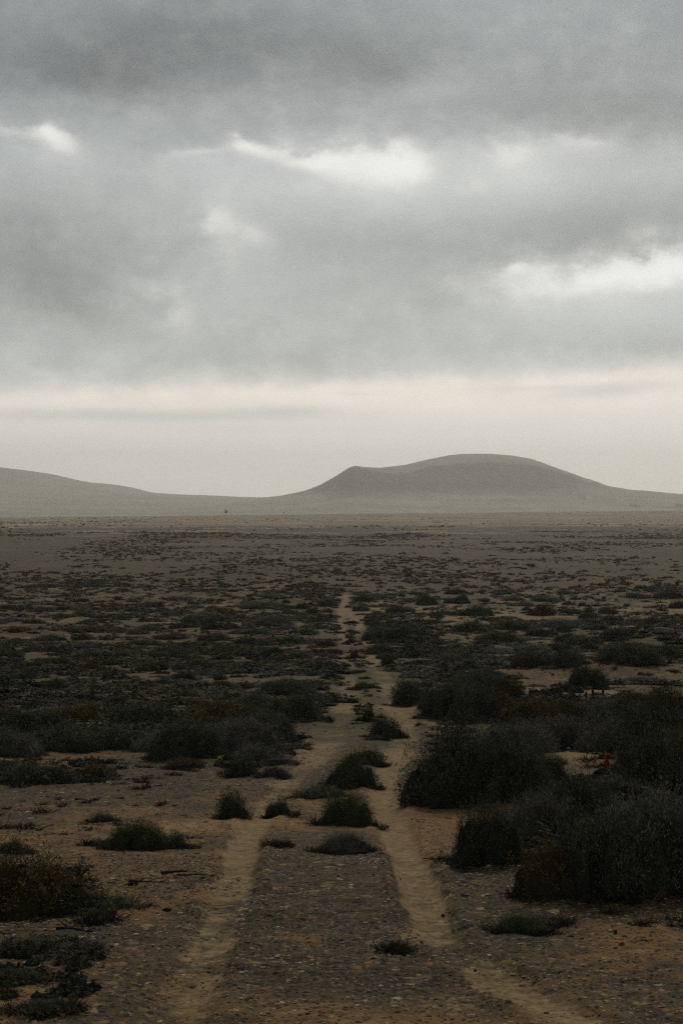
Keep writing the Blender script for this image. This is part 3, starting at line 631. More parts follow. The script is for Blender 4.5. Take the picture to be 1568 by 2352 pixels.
NEAR = [
 # px, base, w, h, kind, label
 (318, 1952, 128, 66, 'green', 'dark rounded shrub standing alone on the gravel left of the left wheel rut'),
 (400, 1950, 88, 40, 'dark', 'low thin shrub touching the right side of the lone rounded shrub at left'),
 (40, 2108, 320, 150, 'olive', 'large dark shrub with yellow-green tips cut by the left edge of the photo'),
 (215, 2100, 190, 42, 'green', 'creeping dark branch-like shrub spreading right from the big left-edge shrub'),
 (225, 2122, 62, 34, 'pale', 'small pale dry tuft in front of the creeping left-edge shrub'),
 (30, 1962, 62, 40, 'dark', 'small dark shrub at the left edge just above the large yellow-tipped shrub'),
 (528, 1880, 72, 66, 'dark', 'small upright twiggy shrub at the upper end of the sandy left rut'),
 (642, 1872, 60, 42, 'dark', 'small dark shrub between the wheel ruts, left one of the near pair'),
 (798, 1898, 118, 82, 'green', 'black-green bushy shrub on the left rim of the right wheel rut'),
 (790, 1963, 112, 52, 'twig', 'grey wiry low shrub just in front of the black-green bush between the ruts'),
 (808, 1812, 112, 78, 'dark', 'dense dark shrub in the middle strip, pinching the right rut'),
 (842, 1755, 88, 38, 'dark', 'flat dark shrub behind the dense shrub of the middle strip'),
 (735, 1832, 104, 34, 'twig', 'sparse low twiggy shrub left of the dense middle-strip shrub'),
 (880, 1692, 84, 46, 'dark', 'wide dark shrub in the middle strip where the track narrows'),
 (846, 1658, 36, 36, 'green', 'small round shrub behind the wide shrub of the middle strip'),
 (835, 1582, 54, 17, 'green', 'small flat black shrub centred between the ruts far up the track'),
 (560, 1784, 66, 56, 'dark', 'dark tuft-like shrub on the stony bank left of the track'),
 (630, 1784, 62, 24, 'twig', 'low dry shrub between the stony bank and the left rut'),
 (1052, 1856, 232, 196, 'dark', 'big round black bush beside the right rut, tallest near the track'),
 (1170, 1838, 190, 150, 'dark', 'broad dark bush joined behind the right side of the big round bush'),
 (1215, 1800, 160, 84, 'dark', 'dark bush in shade behind the big round bush, below the grey thicket'),
 (1180, 1734, 180, 84, 'twig', 'grey twiggy bush at the left end of the grey thicket'),
 (1305, 1722, 200, 74, 'twig', 'grey twiggy bush in the middle of the grey thicket'),
 (1425, 1730, 170, 84, 'twig', 'grey twiggy bush at the right end of the grey thicket'),
 (1122, 1988, 170, 150, 'dark', 'dark bush at the left tip of the large foreground thicket'),
 (1232, 1945, 165, 130, 'twig', 'pale grey topped bush inside the large foreground thicket'),
 (1330, 1880, 190, 96, 'dark', 'low dark bush under the bare sandy gap at right'),
 (1262, 2066, 190, 130, 'olive', 'rusty yellow-brown bush on the left front of the foreground thicket'),
 (1385, 2062, 230, 215, 'dark', 'tall black bush at the front of the foreground thicket'),
 (1530, 2052, 240, 225, 'dark', 'tall black bush at the front of the thicket, cut by the right edge'),
 (1490, 1950, 230, 130, 'twig', 'grey twiggy bush rising behind the foreground thicket'),
 (1400, 1850, 130, 70, 'twig', 'grey wispy bush beside the orange rag'),
 (1500, 1830, 200, 160, 'dark', 'tall dark bush at the right edge behind the foreground thicket'),
 (1520, 1740, 190, 130, 'dark', 'dark shadowy bush at the right edge beside the grey thicket'),
 (1570, 1745, 90, 80, 'pale', 'pale straw-coloured bush at the right edge above the dark thickets'),
 (1440, 1690, 170, 84, 'dark', 'dark bush right of the thicket, below the yellow-topped bushes'),
 (1530, 1650, 150, 72, 'olive', 'yellow-green topped bush at the right edge below the bare mound'),
 (1450, 1640, 130, 50, 'olive', 'yellow-topped bush between the three posts and the right edge'),
 (1385, 1662, 150, 56, 'twig', 'grey brown bush right in front of the three short posts'),
 (1300, 1660, 130, 52, 'olive', 'olive bush left in front of the three short posts'),
 (1220, 1662, 140, 60, 'olive', 'olive yellow bush midway between the track and the three posts'),
 (940, 1622, 92, 66, 'dark', 'dark rounded bush overhanging the right side of the track bend'),
 (1028, 1650, 120, 96, 'dark', 'tall dark bush just right of the bush overhanging the track bend'),
 (1095, 1662, 120, 92, 'dark', 'dark bush behind the pale clearing right of the track bend'),
 (1100, 1590, 130, 50, 'dark', 'low dark bush in front of the bare rocky mound'),
 (1160, 1610, 110, 52, 'olive', 'brownish bush at the foot of the bare rocky mound'),
 (1075, 1538, 42, 24, 'dark', 'small black shrub left of the bare rocky mound'),
 (1215, 1532, 96, 38, 'dark', 'dark shrub standing on the left crest of the bare mound'),
 (1298, 1530, 84, 50, 'dark', 'black dome-shaped shrub on the crest of the bare mound'),
 (1342, 1582, 100, 66, 'dark', 'dark shrub on the front slope of the bare mound'),
 (1450, 1522, 140, 46, 'dark', 'dark scrub at the top right of the bare mound'),
 (1480, 1572, 110, 18, 'twig', 'thin grey scrub at the foot of the bare mound near the right edge'),
 (892, 1532, 34, 30, 'dark', 'small upright shrub at the right border of the track, far up'),
 (962, 1528, 42, 12, 'dark', 'tiny flat shrub on gravel right of the track, far up'),
 (150, 1726, 180, 70, 'dark', 'black mat-like bush at the front of the left thicket'),
 (270, 1722, 170, 66, 'dark', 'black bush above the white-stone bank, right of the mat-like bush'),
 (20, 1738, 130, 78, 'twig', 'grey brown bush at the left edge, in front of the left thicket'),
 (60, 1690, 190, 74, 'dark', 'dark bush at the left edge behind the front row of the left thicket'),
 (190, 1668, 200, 62, 'olive', 'rust-tinged bush in the back row of the left thicket'),
 (330, 1672, 200, 66, 'dark', 'dark bush in the back row of the left thicket, right of the rusty one'),
 (372, 1728, 120, 60, 'twig', 'thin grey bush in the dip at the middle of the left thicket'),
 (432, 1748, 170, 116, 'dark', 'dark bulky bush on the right half of the left thicket'),
 (545, 1720, 190, 84, 'twig', 'large lilac-grey twiggy bush in the right half of the left thicket'),
 (500, 1660, 200, 62, 'olive', 'olive bush behind the lilac-grey twiggy bush'),
 (612, 1706, 130, 88, 'dark', 'tall black bush closing the right end of the left thicket'),
 (590, 1640, 150, 56, 'dark', 'dark bush behind the right end of the left thicket'),
 (698, 1655, 86, 76, 'dark', 'dark bush at the left rim of the track beside the sandy bank'),
 (655, 1600, 130, 40, 'dark', 'low dark bush behind the bush on the left rim of the track'),
 (600, 1758, 130, 46, 'twig', 'low grey scrub at the front foot of the left thicket'),
 (760, 1560, 34, 20, 'dark', 'small black shrub touching the left side of the track far up'),
 (70, 1800, 200, 48, 'dark', 'wide low brown-black mat in the open at the left edge'),
 (215, 1786, 90, 30, 'olive', 'small low mat right of the wide mat at the left edge'),
 (420, 1768, 84, 28, 'pale', 'pale dry tuft in front of the bulky dark bush'),
 (1200, 2146, 108, 46, 'green', 'small green shrub on the gravel below the foreground thicket'),
 (1272, 2132, 54, 24, 'dark', 'very small dark shrub just right of the small green shrub'),
 (236, 1888, 52, 22, 'twig', 'tiny dry tuft on the gravel above the lone rounded shrub'),
 (150, 1650, 150, 30, 'twig', 'thin scrub at the far side of the left thicket'),
 (70, 2190, 130, 34, 'dark', 'low ragged scrub on dark stones in the lower left'),
 (165, 2195, 90, 26, 'twig', 'flat ragged scrub right beside the lower-left dark stones'),
 (40, 2262, 110, 34, 'dark', 'low brown scrub near the bottom left corner'),
 (100, 2335, 120, 36, 'dark', 'low dark scrub cut close to the bottom edge at left'),
 (910, 2194, 40, 6, 'green', 'faint green sprig on gravel between the ruts near the bottom'),
 (232, 1945, 50, 14, 'twig', 'wispy tuft left of the lone rounded shrub'),
 (640, 1945, 44, 12, 'twig', 'tiny wisp of dry growth between the ruts'),
 (870, 1700, 30, 12, 'twig', 'tiny dry wisp at the foot of the wide middle-strip shrub'),
 (810, 1512, 30, 22, 'olive', 'small olive tuft in the middle strip far up the track'),
 (806, 1480, 26, 18, 'olive', 'tiny olive tuft above the small olive one in the middle strip'),
 (806, 1455, 24, 10, 'dark', 'low dark mat in the middle strip just before the far sand patch'),
 (808, 1432, 20, 7, 'olive', 'tiny brown tuft on the far sand patch between the ruts'),
 (815, 1548, 30, 10, 'twig', 'low grey mat in the middle strip behind the flat black shrub'),
]
for px, py, w, h, kind, lab in NEAR:
    if px < 735 and 1630 < py < 1750: h *= .86
    place_shrub(px, py, w, h, kind, lab)

# the nearer half of the plain: shrubs read off one by one
MIDR = [(100,180,100,35),(85,222,80,30),(155,245,70,25),(300,182,75,22),(215,168,70,20),(385,195,100,60),(275,155,40,18),(530,145,100,30),(530,190,110,35),(625,245,170,55),(740,145,120,25),(790,175,100,25),
 (840,200,130,25),(845,218,40,20),(940,180,140,30),(930,245,130,60),(1030,145,80,20),(1045,235,90,25),(1045,195,60,20),(1105,200,40,25),(1200,165,25,15),(1350,165,100,30),(1365,120,60,20),(1500,165,140,40),
 (1210,235,90,35),(1130,230,50,25),(260,230,120,40),(440,255,60,45),(405,285,80,30),(520,245,50,25),(250,360,300,80),(190,420,160,50),(580,320,160,60),(730,365,200,55),(780,310,200,50),(1010,300,200,45),
 (1040,365,150,45),(1130,290,150,40),(1130,380,180,50),(1270,355,160,60),(1230,270,100,30),(1330,280,120,30),(1430,290,120,50),(700,420,160,35),(880,405,180,35),(470,425,130,30),(870,475,130,50),
 (1340,440,160,50),(1500,440,120,60),(1220,425,80,40),(580,487,80,30),(350,470,50,28),(405,502,60,16),(30,205,40,14),(140,290,70,30),(330,320,120,50),(920,340,140,40),(660,180,60,20),(1180,310,120,35),(1550,210,90,40),(1480,330,100,30)]
MIDL = [(1505,200,90,40),(1210,212,220,36),(1240,160,120,25),(820,175,120,25),(700,205,110,30),(900,210,100,18),(1000,240,160,40),(945,250,150,30),(770,240,100,20),(610,225,80,25),(380,180,80,20),(370,245,110,25),
 (395,205,60,12),(100,170,50,15),(35,165,40,15),(40,215,80,25),(110,215,100,22),(190,225,100,28),(100,250,50,18),(650,270,35,22),(560,260,80,22),(460,268,80,15),(160,280,90,25),(250,315,50,18),(360,282,25,12),
 (1240,290,200,40),(1440,235,60,40),(1465,270,35,20),(1380,260,100,25),(1150,175,60,16),(690,315,130,30),(850,300,140,30),(1010,305,160,34),(330,320,140,30),(80,320,120,30),(490,355,70,26),(90,380,120,30),(240,360,150,35),
 (780,355,170,30),(960,360,160,40),(1160,380,170,40),(1330,375,160,40),(620,330,120,26),(430,310,110,24),(180,410,120,30),(790,440,220,60),(1000,420,160,40),(1110,430,120,36),(560,430,120,34),(410,440,100,34),(60,430,110,30),
 (250,470,130,40),(1290,460,110,40),(1480,470,70,30),(1180,330,150,34),(1400,330,130,34),(660,380,150,30),(900,470,120,34),(430,490,110,34),(130,490,140,40),(700,500,160,50),(1260,505,120,36),(320,400,110,30),(510,310,90,22)]
def kind_words(k): return {'scrub': 'dull brown-green', 'dark': 'dark green-black', 'twig': 'grey wiry', 'olive': 'brownish olive', 'green': 'deep green', 'pale': 'pale dry'}[k]
mids = []
for z, off in ((MIDR, 784.3), (MIDL, 0.0)):
    for zx, zy, w, h in z:
        mids.append((off + zx * .5 + random.uniform(-2, 2), 1291.9 + zy * .5 + 1, w * .55, h * .5, random.choices(('dark', 'scrub', 'green', 'olive', 'twig'), (3, 4, 1.6, 1.4, 1))[0]))
# a few dozen further ones the lists above leave out
tries = 0
while len(mids) < 212 and tries < 6000:
    tries += 1
    py = random.uniform(1372, 1650); px = random.uniform(0, 1568)
    x, d = at(px, py)
    w = random.uniform(18, 62) * (.7 + .5 * (py - 1372) / 250); h = w * random.uniform(.28, .5)
    if track_zone(x, d) or abs(px - 810) < 40: continue
    if 1180 < px < 1600 and 1500 < py < 1600: continue
    if any(abs(px - a[0]) < (w + a[2]) * .42 and abs(py - a[1]) < 9 for a in mids): continue
    mids.append((px, py, w, h, random.choices(('dark', 'scrub', 'green', 'olive', 'twig'), (3, 4, 1.6, 1.4, 1))[0]))
# where each one stands, in words, then numbered apart by what differs
rows = [(1365, 1392, 'on far sandy flat'), (1392, 1418, 'among pale sand patches'), (1418, 1450, 'halfway across scrub belt'),
        (1450, 1490, 'in dense scrub band'), (1490, 1540, 'on near scrub belt'), (1540, 1700, 'behind nearest thickets')]
def lateral(px):
    s = 'right' if px > 806 else 'left'; q = abs(px - 806)
    return ('just %s of track' if q < 130 else 'well %s of track' if q < 400 else 'far out %s' if q < 640 else 'at photo\'s %s edge') % s
cells = {}
for m_ in mids:
    px, py, w, h, k = m_
    rw = [t for a, b, t in rows if a <= py < b] or [rows[0][2]]
    size = 'long flat' if w > 70 and h < .42 * w else 'broad' if w > 55 else 'tiny' if w < 24 else 'small'
    cells.setdefault((size, k, rw[0], lateral(px)), []).append(m_)
for (size, k, rw, la), lst in cells.items():
    lst.sort(key=lambda t: t[0])
    n = len(lst)
    for i, (px, py, w, h, kd) in enumerate(lst):
        o = '' if n == 1 else ('leftmost ', 'rightmost ')[i] if n == 2 else ('leftmost ', 'middle ', 'rightmost ')[i] if n == 3 else ('leftmost ', 'second leftmost ', 'third leftmost ', 'fourth leftmost ', 'fifth leftmost ', 'sixth leftmost ', 'seventh leftmost ', 'eighth leftmost ')[min(i, 7)]
        place_shrub(px, py, w, h, kd, '%s%s %s shrub %s, %s' % (o, size, kind_words(kd), la, rw))

# the rest of the scrub, beyond what one could list: one mass per belt
def scatter_mass(name, label, pts, protos, mat):
    """pts: array of x,y,rx,ry,h,proto index"""
    Vs = []; Fs = []; Cs = []; off = 0
    zs = land(pts[:, 0], pts[:, 1]) + EYE
    for pi, (PV, PF, PC) in enumerate(protos):
        sel = np.where(pts[:, 5].astype(int) == pi)[0]
        if not len(sel): continue
        n = len(sel); a = rng.uniform(0, 6.283, n); ca, sa = np.cos(a), np.sin(a)
        q = pts[sel]
        bx = PV[None, :, 0] * ca[:, None] - PV[None, :, 1] * sa[:, None]; by = PV[None, :, 0] * sa[:, None] + PV[None, :, 1] * ca[:, None]
        Xv = q[:, 0, None] + bx * q[:, 2, None]; Yv = q[:, 1, None] + by * q[:, 3, None]; Zv = zs[sel][:, None] - .04 * q[:, 4, None] + PV[None, :, 2] * q[:, 4, None]
        Vs.append(np.stack([Xv, Yv, Zv], -1).reshape(-1, 3))
        Fs.append((PF[None] + (np.arange(n) * len(PV))[:, None, None]).reshape(-1, PF.shape[1]) + off)
        cc = PC[None] * rng.uniform(.7, 1.3, (n, 1, 1)); Cs.append(np.broadcast_to(cc, (n, len(PV), 4)).reshape(-1, 4))
        off += n * len(PV)
    me = make_mesh(name, np.concatenate(Vs), np.concatenate(Fs), np.concatenate(Cs)); me.materials.append(mat)
    o = link(name, me); tag(o, label, name.split('_')[-1], kind='stuff'); return o
def arrays(me):
    V = np.zeros(len(me.vertices) * 3, np.float32); me.vertices.foreach_get('co', V)
    Fi = np.zeros(len(me.loops), np.int32); me.loops.foreach_get('vertex_index', Fi)
    C = np.zeros(len(me.vertices) * 4, np.float32); me.attributes['tint'].data.foreach_get('color', C)
    k = len(me.loops) // len(me.polygons)
    return V.reshape(-1, 3), Fi.reshape(-1, k), C.reshape(-1, 4)
def rand_fan(n, d0, d1, tmax=.30, power=0.5):
    u = rng.uniform(0, 1, n)
    d = (d0 ** 2 + u * (d1 ** 2 - d0 ** 2)) ** .5
    t = rng.uniform(-tmax, tmax, n); return t * d, d
p_mid = [arrays(shrub_proto(k, 460, 500 + i, .14, 7, 0)[0]) for i, k in enumerate(('scrub', 'green', 'olive', 'twig', 'dark', 'scrub'))]
p_far = [arrays(shrub_proto(k, 26, 600 + i, .5, 2, 0)[0]) for i, k in enumerate(('dry', 'dry', 'scrub', 'dry'))]
p_tuft = []
for i in range(4):
    r_ = np.random.default_rng(700 + i); n = 60
    dd = r_.normal(size=(n, 3)); dd[:, 2] = np.abs(dd[:, 2]) * .8 + .2; dd /= np.linalg.norm(dd, axis=1)[:, None]
    V_, F_ = quads(r_.normal(size=(n, 3)) * np.array([.4, .4, 0]), dd, r_.uniform(.3, 1, n), np.full(n, .09))
    cc = np.array([(.07, .06, .04), (.035, .035, .026), (.05, .046, .036), (.10, .08, .05)][i]) * r_.uniform(.6, 1.4, (n, 1))
    p_tuft.append((V_, F_, np.repeat(np.concatenate([cc, np.ones((n, 1))], 1), 4, 0)))
def mass_points(n, d0, d1, wlo, whi, hr, dens, np_):
    x, d = rand_fan(n, d0, d1)
    keep = dens(x, d) > rng.uniform(0, 1, n)
    keep &= ~track_zone(x, d)
    x, d = x[keep], d[keep]; m = len(x)
    w = (wlo + (whi - wlo) * rng.uniform(0, 1, m) ** 1.6) * rng.uniform(.6, 1.25, m)
    return np.stack([x, d, w, w * rng.uniform(.6, 1, m), w * rng.uniform(hr[0], hr[1], m), rng.integers(0, np_, m)], 1)
def dens_mid(x, d):
    n = fbm(x / 5, d / 6, 41, 3) + .6 * fbm(x / 16, d / 22, 42, 3)
    base_ = .43 + .2 * sstep(d, 36, 60) - .16 * sstep(d, 75, 110) * (x > 0) - .5 * sstep(d, 110, 165) + .05 * (x < 0)
    n = n + .55 * fbm(x / 34, d / 9, 48, 3)
    q = sstep(n + base_, .38, .60)
    px = x / d * F + HX; row = HY + 0 * d
    bare = ((px > 1160) & (d > 47) & (d < 72)) * .85
    clear = np.exp(-((d - 140) / 18) ** 2) * .35
    return q * (1 - bare) * (1 - clear)
pts = mass_points(9500, 33, 200, .22, .85, (.22, .42), dens_mid, len(p_mid))
pts[:, 2] *= 1.25
ex = []
for x0, x1, y0, y1, n, lo, hi in ((-30, 700, 1600, 1725, 120, .15, .4), (440, 660, 1690, 1765, 50, .1, .26), (1130, 1600, 1600, 1690, 120, .2, .5), (1420, 1600, 1740, 1900, 80, .3, .5),
                                  (1300, 1600, 1900, 2025, 60, .2, .4), (1260, 1420, 1790, 1860, 40, .1, .28), (-20, 260, 1745, 1800, 60, .1, .22), (-20, 170, 2000, 2110, 30, .1, .22), (0, 200, 2150, 2300, 30, .05, .12), (840, 1010, 1430, 1520, 60, .4, .8)):
    for _ in range(n):
        a, b = near_xy(random.uniform(x0, x1), random.uniform(y0, y1))
        if track_zone(np.array([a]), np.array([b]))[0]: continue
        w = random.uniform(lo, hi); ex.append((a, b, w, w * random.uniform(.6, 1), w * random.uniform(.35, .75), random.randrange(len(p_mid))))
pts = np.concatenate([pts, np.array(ex)])
scatter_mass('low_scrub', 'low dark scrub covering the middle of the plain between the larger shrubs', pts, p_mid, M_LEAF)
def dens_far(x, d): 
    n = fbm(x / 30, d / 60, 43, 4) + .5 * fbm(x / 7, d / 9, 44, 2) + .8 * fbm(x / 160, d / 55, 46, 3)
    return sstep(n, .0, .5) * (1 - .5 * sstep(d, 700, 1100)) 
pts = np.concatenate([mass_points(34000, 165, 620, .25, .85, (.28, .45), dens_far, len(p_far)), mass_points(16000, 500, 2000, .5, 1.5, (.3, .5), dens_far, len(p_far))])
scatter_mass('distant_scrub', 'countless tiny far shrubs dotting the plain towards the hills', pts, p_far, M_LEAF)
def dens_fine(x, d): return (.15 + .85 * sstep(fbm(x / 2.5, d / 3, 47, 3) + .8 * fbm(x / 25, d / 9, 49, 3), -.2, .35)) * (rut_mask(x, d) < .12) * np.where(track_zone(x, d), np.where(d > 36, 1.6, .3), .8) * sstep(d, 20, 34) * (1 - .55 * sstep(d, 60, 100)) * (1 - sstep(d, 130, 270))
keepf = track_zone
x_, d_ = rand_fan(60000, 20, 270)
kk = dens_fine(x_, d_) > rng.uniform(0, 1, len(x_)); x_, d_ = x_[kk], d_[kk]; m_n = len(x_)
wf = (.05 + .22 * rng.uniform(0, 1, m_n) ** 2) * (.5 + d_ / 90)
scatter_mass('ground_scrub', 'knee-low dry growth and dead stalks scattered between the shrubs', np.stack([x_, d_, wf * rng.uniform(.8, 1.8, m_n), wf, wf * rng.uniform(.3, .6, m_n), rng.integers(0, 3, m_n)], 1), [arrays(shrub_proto(k, 26, 640 + i, .5, 2, 0)[0]) for i, k in enumerate(('scrub', 'dry', 'dry'))], M_LEAF)
def dens_near(x, d): return sstep(fbm(x / 1.5, d / 1.8, 45, 3), -.05, .35) * (1 - .7 * (rut_mask(x, d) > .2))
pts = mass_points(2600, 7.5, 40, .03, .10, (.5, .9), dens_near, len(p_tuft))
pts[:, 2:5] *= (1 + .04 * pts[:, 1])[:, None]
ex = []
for (sx_, sy_, rx_, ry_) in SHRUBS[:len(NEAR)]:
    for _ in range(int(14 + 50 * rx_)):
        an = random.uniform(0, 6.283); q = random.uniform(.8, 1.35)
        w = random.uniform(.03, .09) * (1 + .03 * sy_); ex.append((sx_ + math.cos(an) * rx_ * q, sy_ + math.sin(an) * ry_ * q, w, w, w * random.uniform(.4, 1), random.randrange(len(p_tuft))))
pts = np.concatenate([pts, np.array(ex)])
scatter_mass('dry_grass', 'sparse dry stalks and grass tufts between the stones of the foreground', pts, p_tuft, M_LEAF)

# ------------------------------------------------------------------ stones
def rock_arrays(seed, n=1):
    r = np.random.default_rng(seed)
    import bmesh
    bm = bmesh.new(); bmesh.ops.create_icosphere(bm, subdivisions=n, radius=1)
    V = np.array([v.co[:] for v in bm.verts]); Fc = np.array([[v.index for v in f.verts] for f in bm.faces]); bm.free()
    for k in range(6):                      # shear facets off
        nrm = r.normal(size=3); nrm /= np.linalg.norm(nrm); h = r.uniform(.45, .8)
        dd = V @ nrm; V = V - np.maximum(dd - h, 0)[:, None] * nrm
    V = V * r.uniform(.75, 1.2, 3) * np.array([1, 1, .62]) + r.normal(size=V.shape) * .03
    return V, Fc, np.ones((len(V), 4))
def stone_cols(n):
    pal = np.array([(.020, .020, .019), (.030, .028, .024), (.046, .040, .031), (.075, .060, .042), (.115, .082, .052), (.190, .122, .068), (.26, .18, .11), (.42, .35, .27)])
    c = pal[rng.choice(8, n, p=[.08, .09, .11, .15, .18, .17, .13, .09])] * rng.uniform(.8, 1.2, (n, 1))
    return np.concatenate([c, np.ones((n, 1))], 1)
p_peb = []
for i in range(6):
    V, Fc, C = rock_arrays(40 + i, 1)
    if i < 6:
        r_ = np.random.default_rng(i); V = np.array([(1, 0, 0), (-1, 0, 0), (0, 1, 0), (0, -1, 0), (0, 0, .7), (0, 0, -.5), (.7, .7, .2), (-.7, .65, .25), (.6, -.7, .3), (-.65, -.7, .15)]) * r_.uniform(.7, 1.15, (10, 3))
        V[6:, 2] += .05; Fc = np.array([(0, 6, 4), (6, 2, 4), (2, 7, 4), (7, 1, 4), (1, 9, 4), (9, 3, 4), (3, 8, 4), (8, 0, 4), (0, 5, 6), (6, 5, 2), (2, 5, 7), (7, 5, 1), (1, 5, 9), (9, 5, 3), (3, 5, 8), (8, 5, 0)])
        C = np.ones((10, 4))
    p_peb.append((V, Fc, C))
def pebble_mass(name, label, x, d, s):
    n = len(x); zs = land(x, d) + EYE
    cols = stone_cols(n); which = rng.integers(0, len(p_peb), n)
    Vs, Fs, Cs, off = [], [], [], 0
    for pi, (PV, PF, PC) in enumerate(p_peb):
        sel = np.where(which == pi)[0]; m = len(sel)
        if not m: continue
        a = rng.uniform(0, 6.283, m); ca, sa = np.cos(a), np.sin(a)
        bx = PV[None, :, 0] * ca[:, None] - PV[None, :, 1] * sa[:, None]; by = PV[None, :, 0] * sa[:, None] + PV[None, :, 1] * ca[:, None]
        ss = s[sel][:, None]; el = rng.uniform(.6, 1, (m, 1))
        Vs.append(np.stack([x[sel][:, None] + bx * ss, d[sel][:, None] + by * ss * el, zs[sel][:, None] + (PV[None, :, 2] * .55 + .12) * ss * rng.uniform(.6, 1, (m, 1))], -1).reshape(-1, 3))
        Fs.append((PF[None] + (np.arange(m) * len(PV))[:, None, None]).reshape(-1, 3) + off)
        Cs.append(np.repeat(cols[sel], len(PV), 0)); off += m * len(PV)
    me = make_mesh(name, np.concatenate(Vs), np.concatenate(Fs), np.concatenate(Cs)); me.materials.append(M_STONE)
    o = link(name, me); tag(o, label, 'gravel', kind='stuff')
def gravel():
    xs, ds, ss = [], [], []
    for n, d0, d1, lo, hi in ((60000, 6.2, 13, .005, .010), (38000, 11, 24, .007, .014), (14000, 20, 42, .012, .024)):
        x, d = rand_fan(n, d0, d1, .29)
        dn = .55 + .9 * fbm(x / 1.4, d / 1.6, 51, 3)
        keep = (rng.uniform(0, 1, n) < dn) & (rut_mask(x, d) < rng.uniform(.05, .5, n))
        x, d = x[keep], d[keep]; s = rng.uniform(lo, hi, len(x)) * np.minimum(np.exp(rng.normal(size=len(x)) * .52), 2.4) * .92
        xs.append(x); ds.append(d); ss.append(s)
    # stony banks
    for px, py, wx, wy, n, lo, hi in ((560, 1745, 130, 12, 600, .02, .06), (300, 1742, 150, 12, 700, .015, .045), (1260, 1545, 110, 20, 500, .03, .10), (1440, 1550, 130, 24, 500, .03, .09), (1320, 1725, 60, 6, 120, .02, .07),
                                      (1545, 1460, 70, 20, 500, .05, .16), (520, 1525, 90, 6, 250, .05, .14), (470, 1570, 90, 6, 200, .05, .12), (1170, 1860, 80, 20, 400, .012, .04), (600, 1310, 150, 10, 350, .15, .5),
                                      (160, 2170, 110, 30, 600, .008, .026), (60, 2120, 70, 20, 300, .008, .024), (430, 2030, 120, 20, 400, .008, .024), (1230, 1980, 90, 40, 500, .008, .026), (990, 1900, 40, 80, 300, .01, .028)):
        cx, cy = near_xy(px, py); sy = near_xy(px, py - wy)[1] - cy
        x = cx + rng.normal(size=n) * wx * cy / F * .6; d = cy + rng.normal(size=n) * sy * .7
        ok = d > 5; xs.append(x[ok]); ds.append(d[ok]); ss.append((rng.uniform(0, 1, n) ** 2 * (hi - lo) + lo)[ok] * .8)
    pebble_mass('gravel', 'loose dark and tan gravel strewn over the foreground and the stony banks', np.concatenate(xs), np.concatenate(ds), np.concatenate(ss))
gravel()

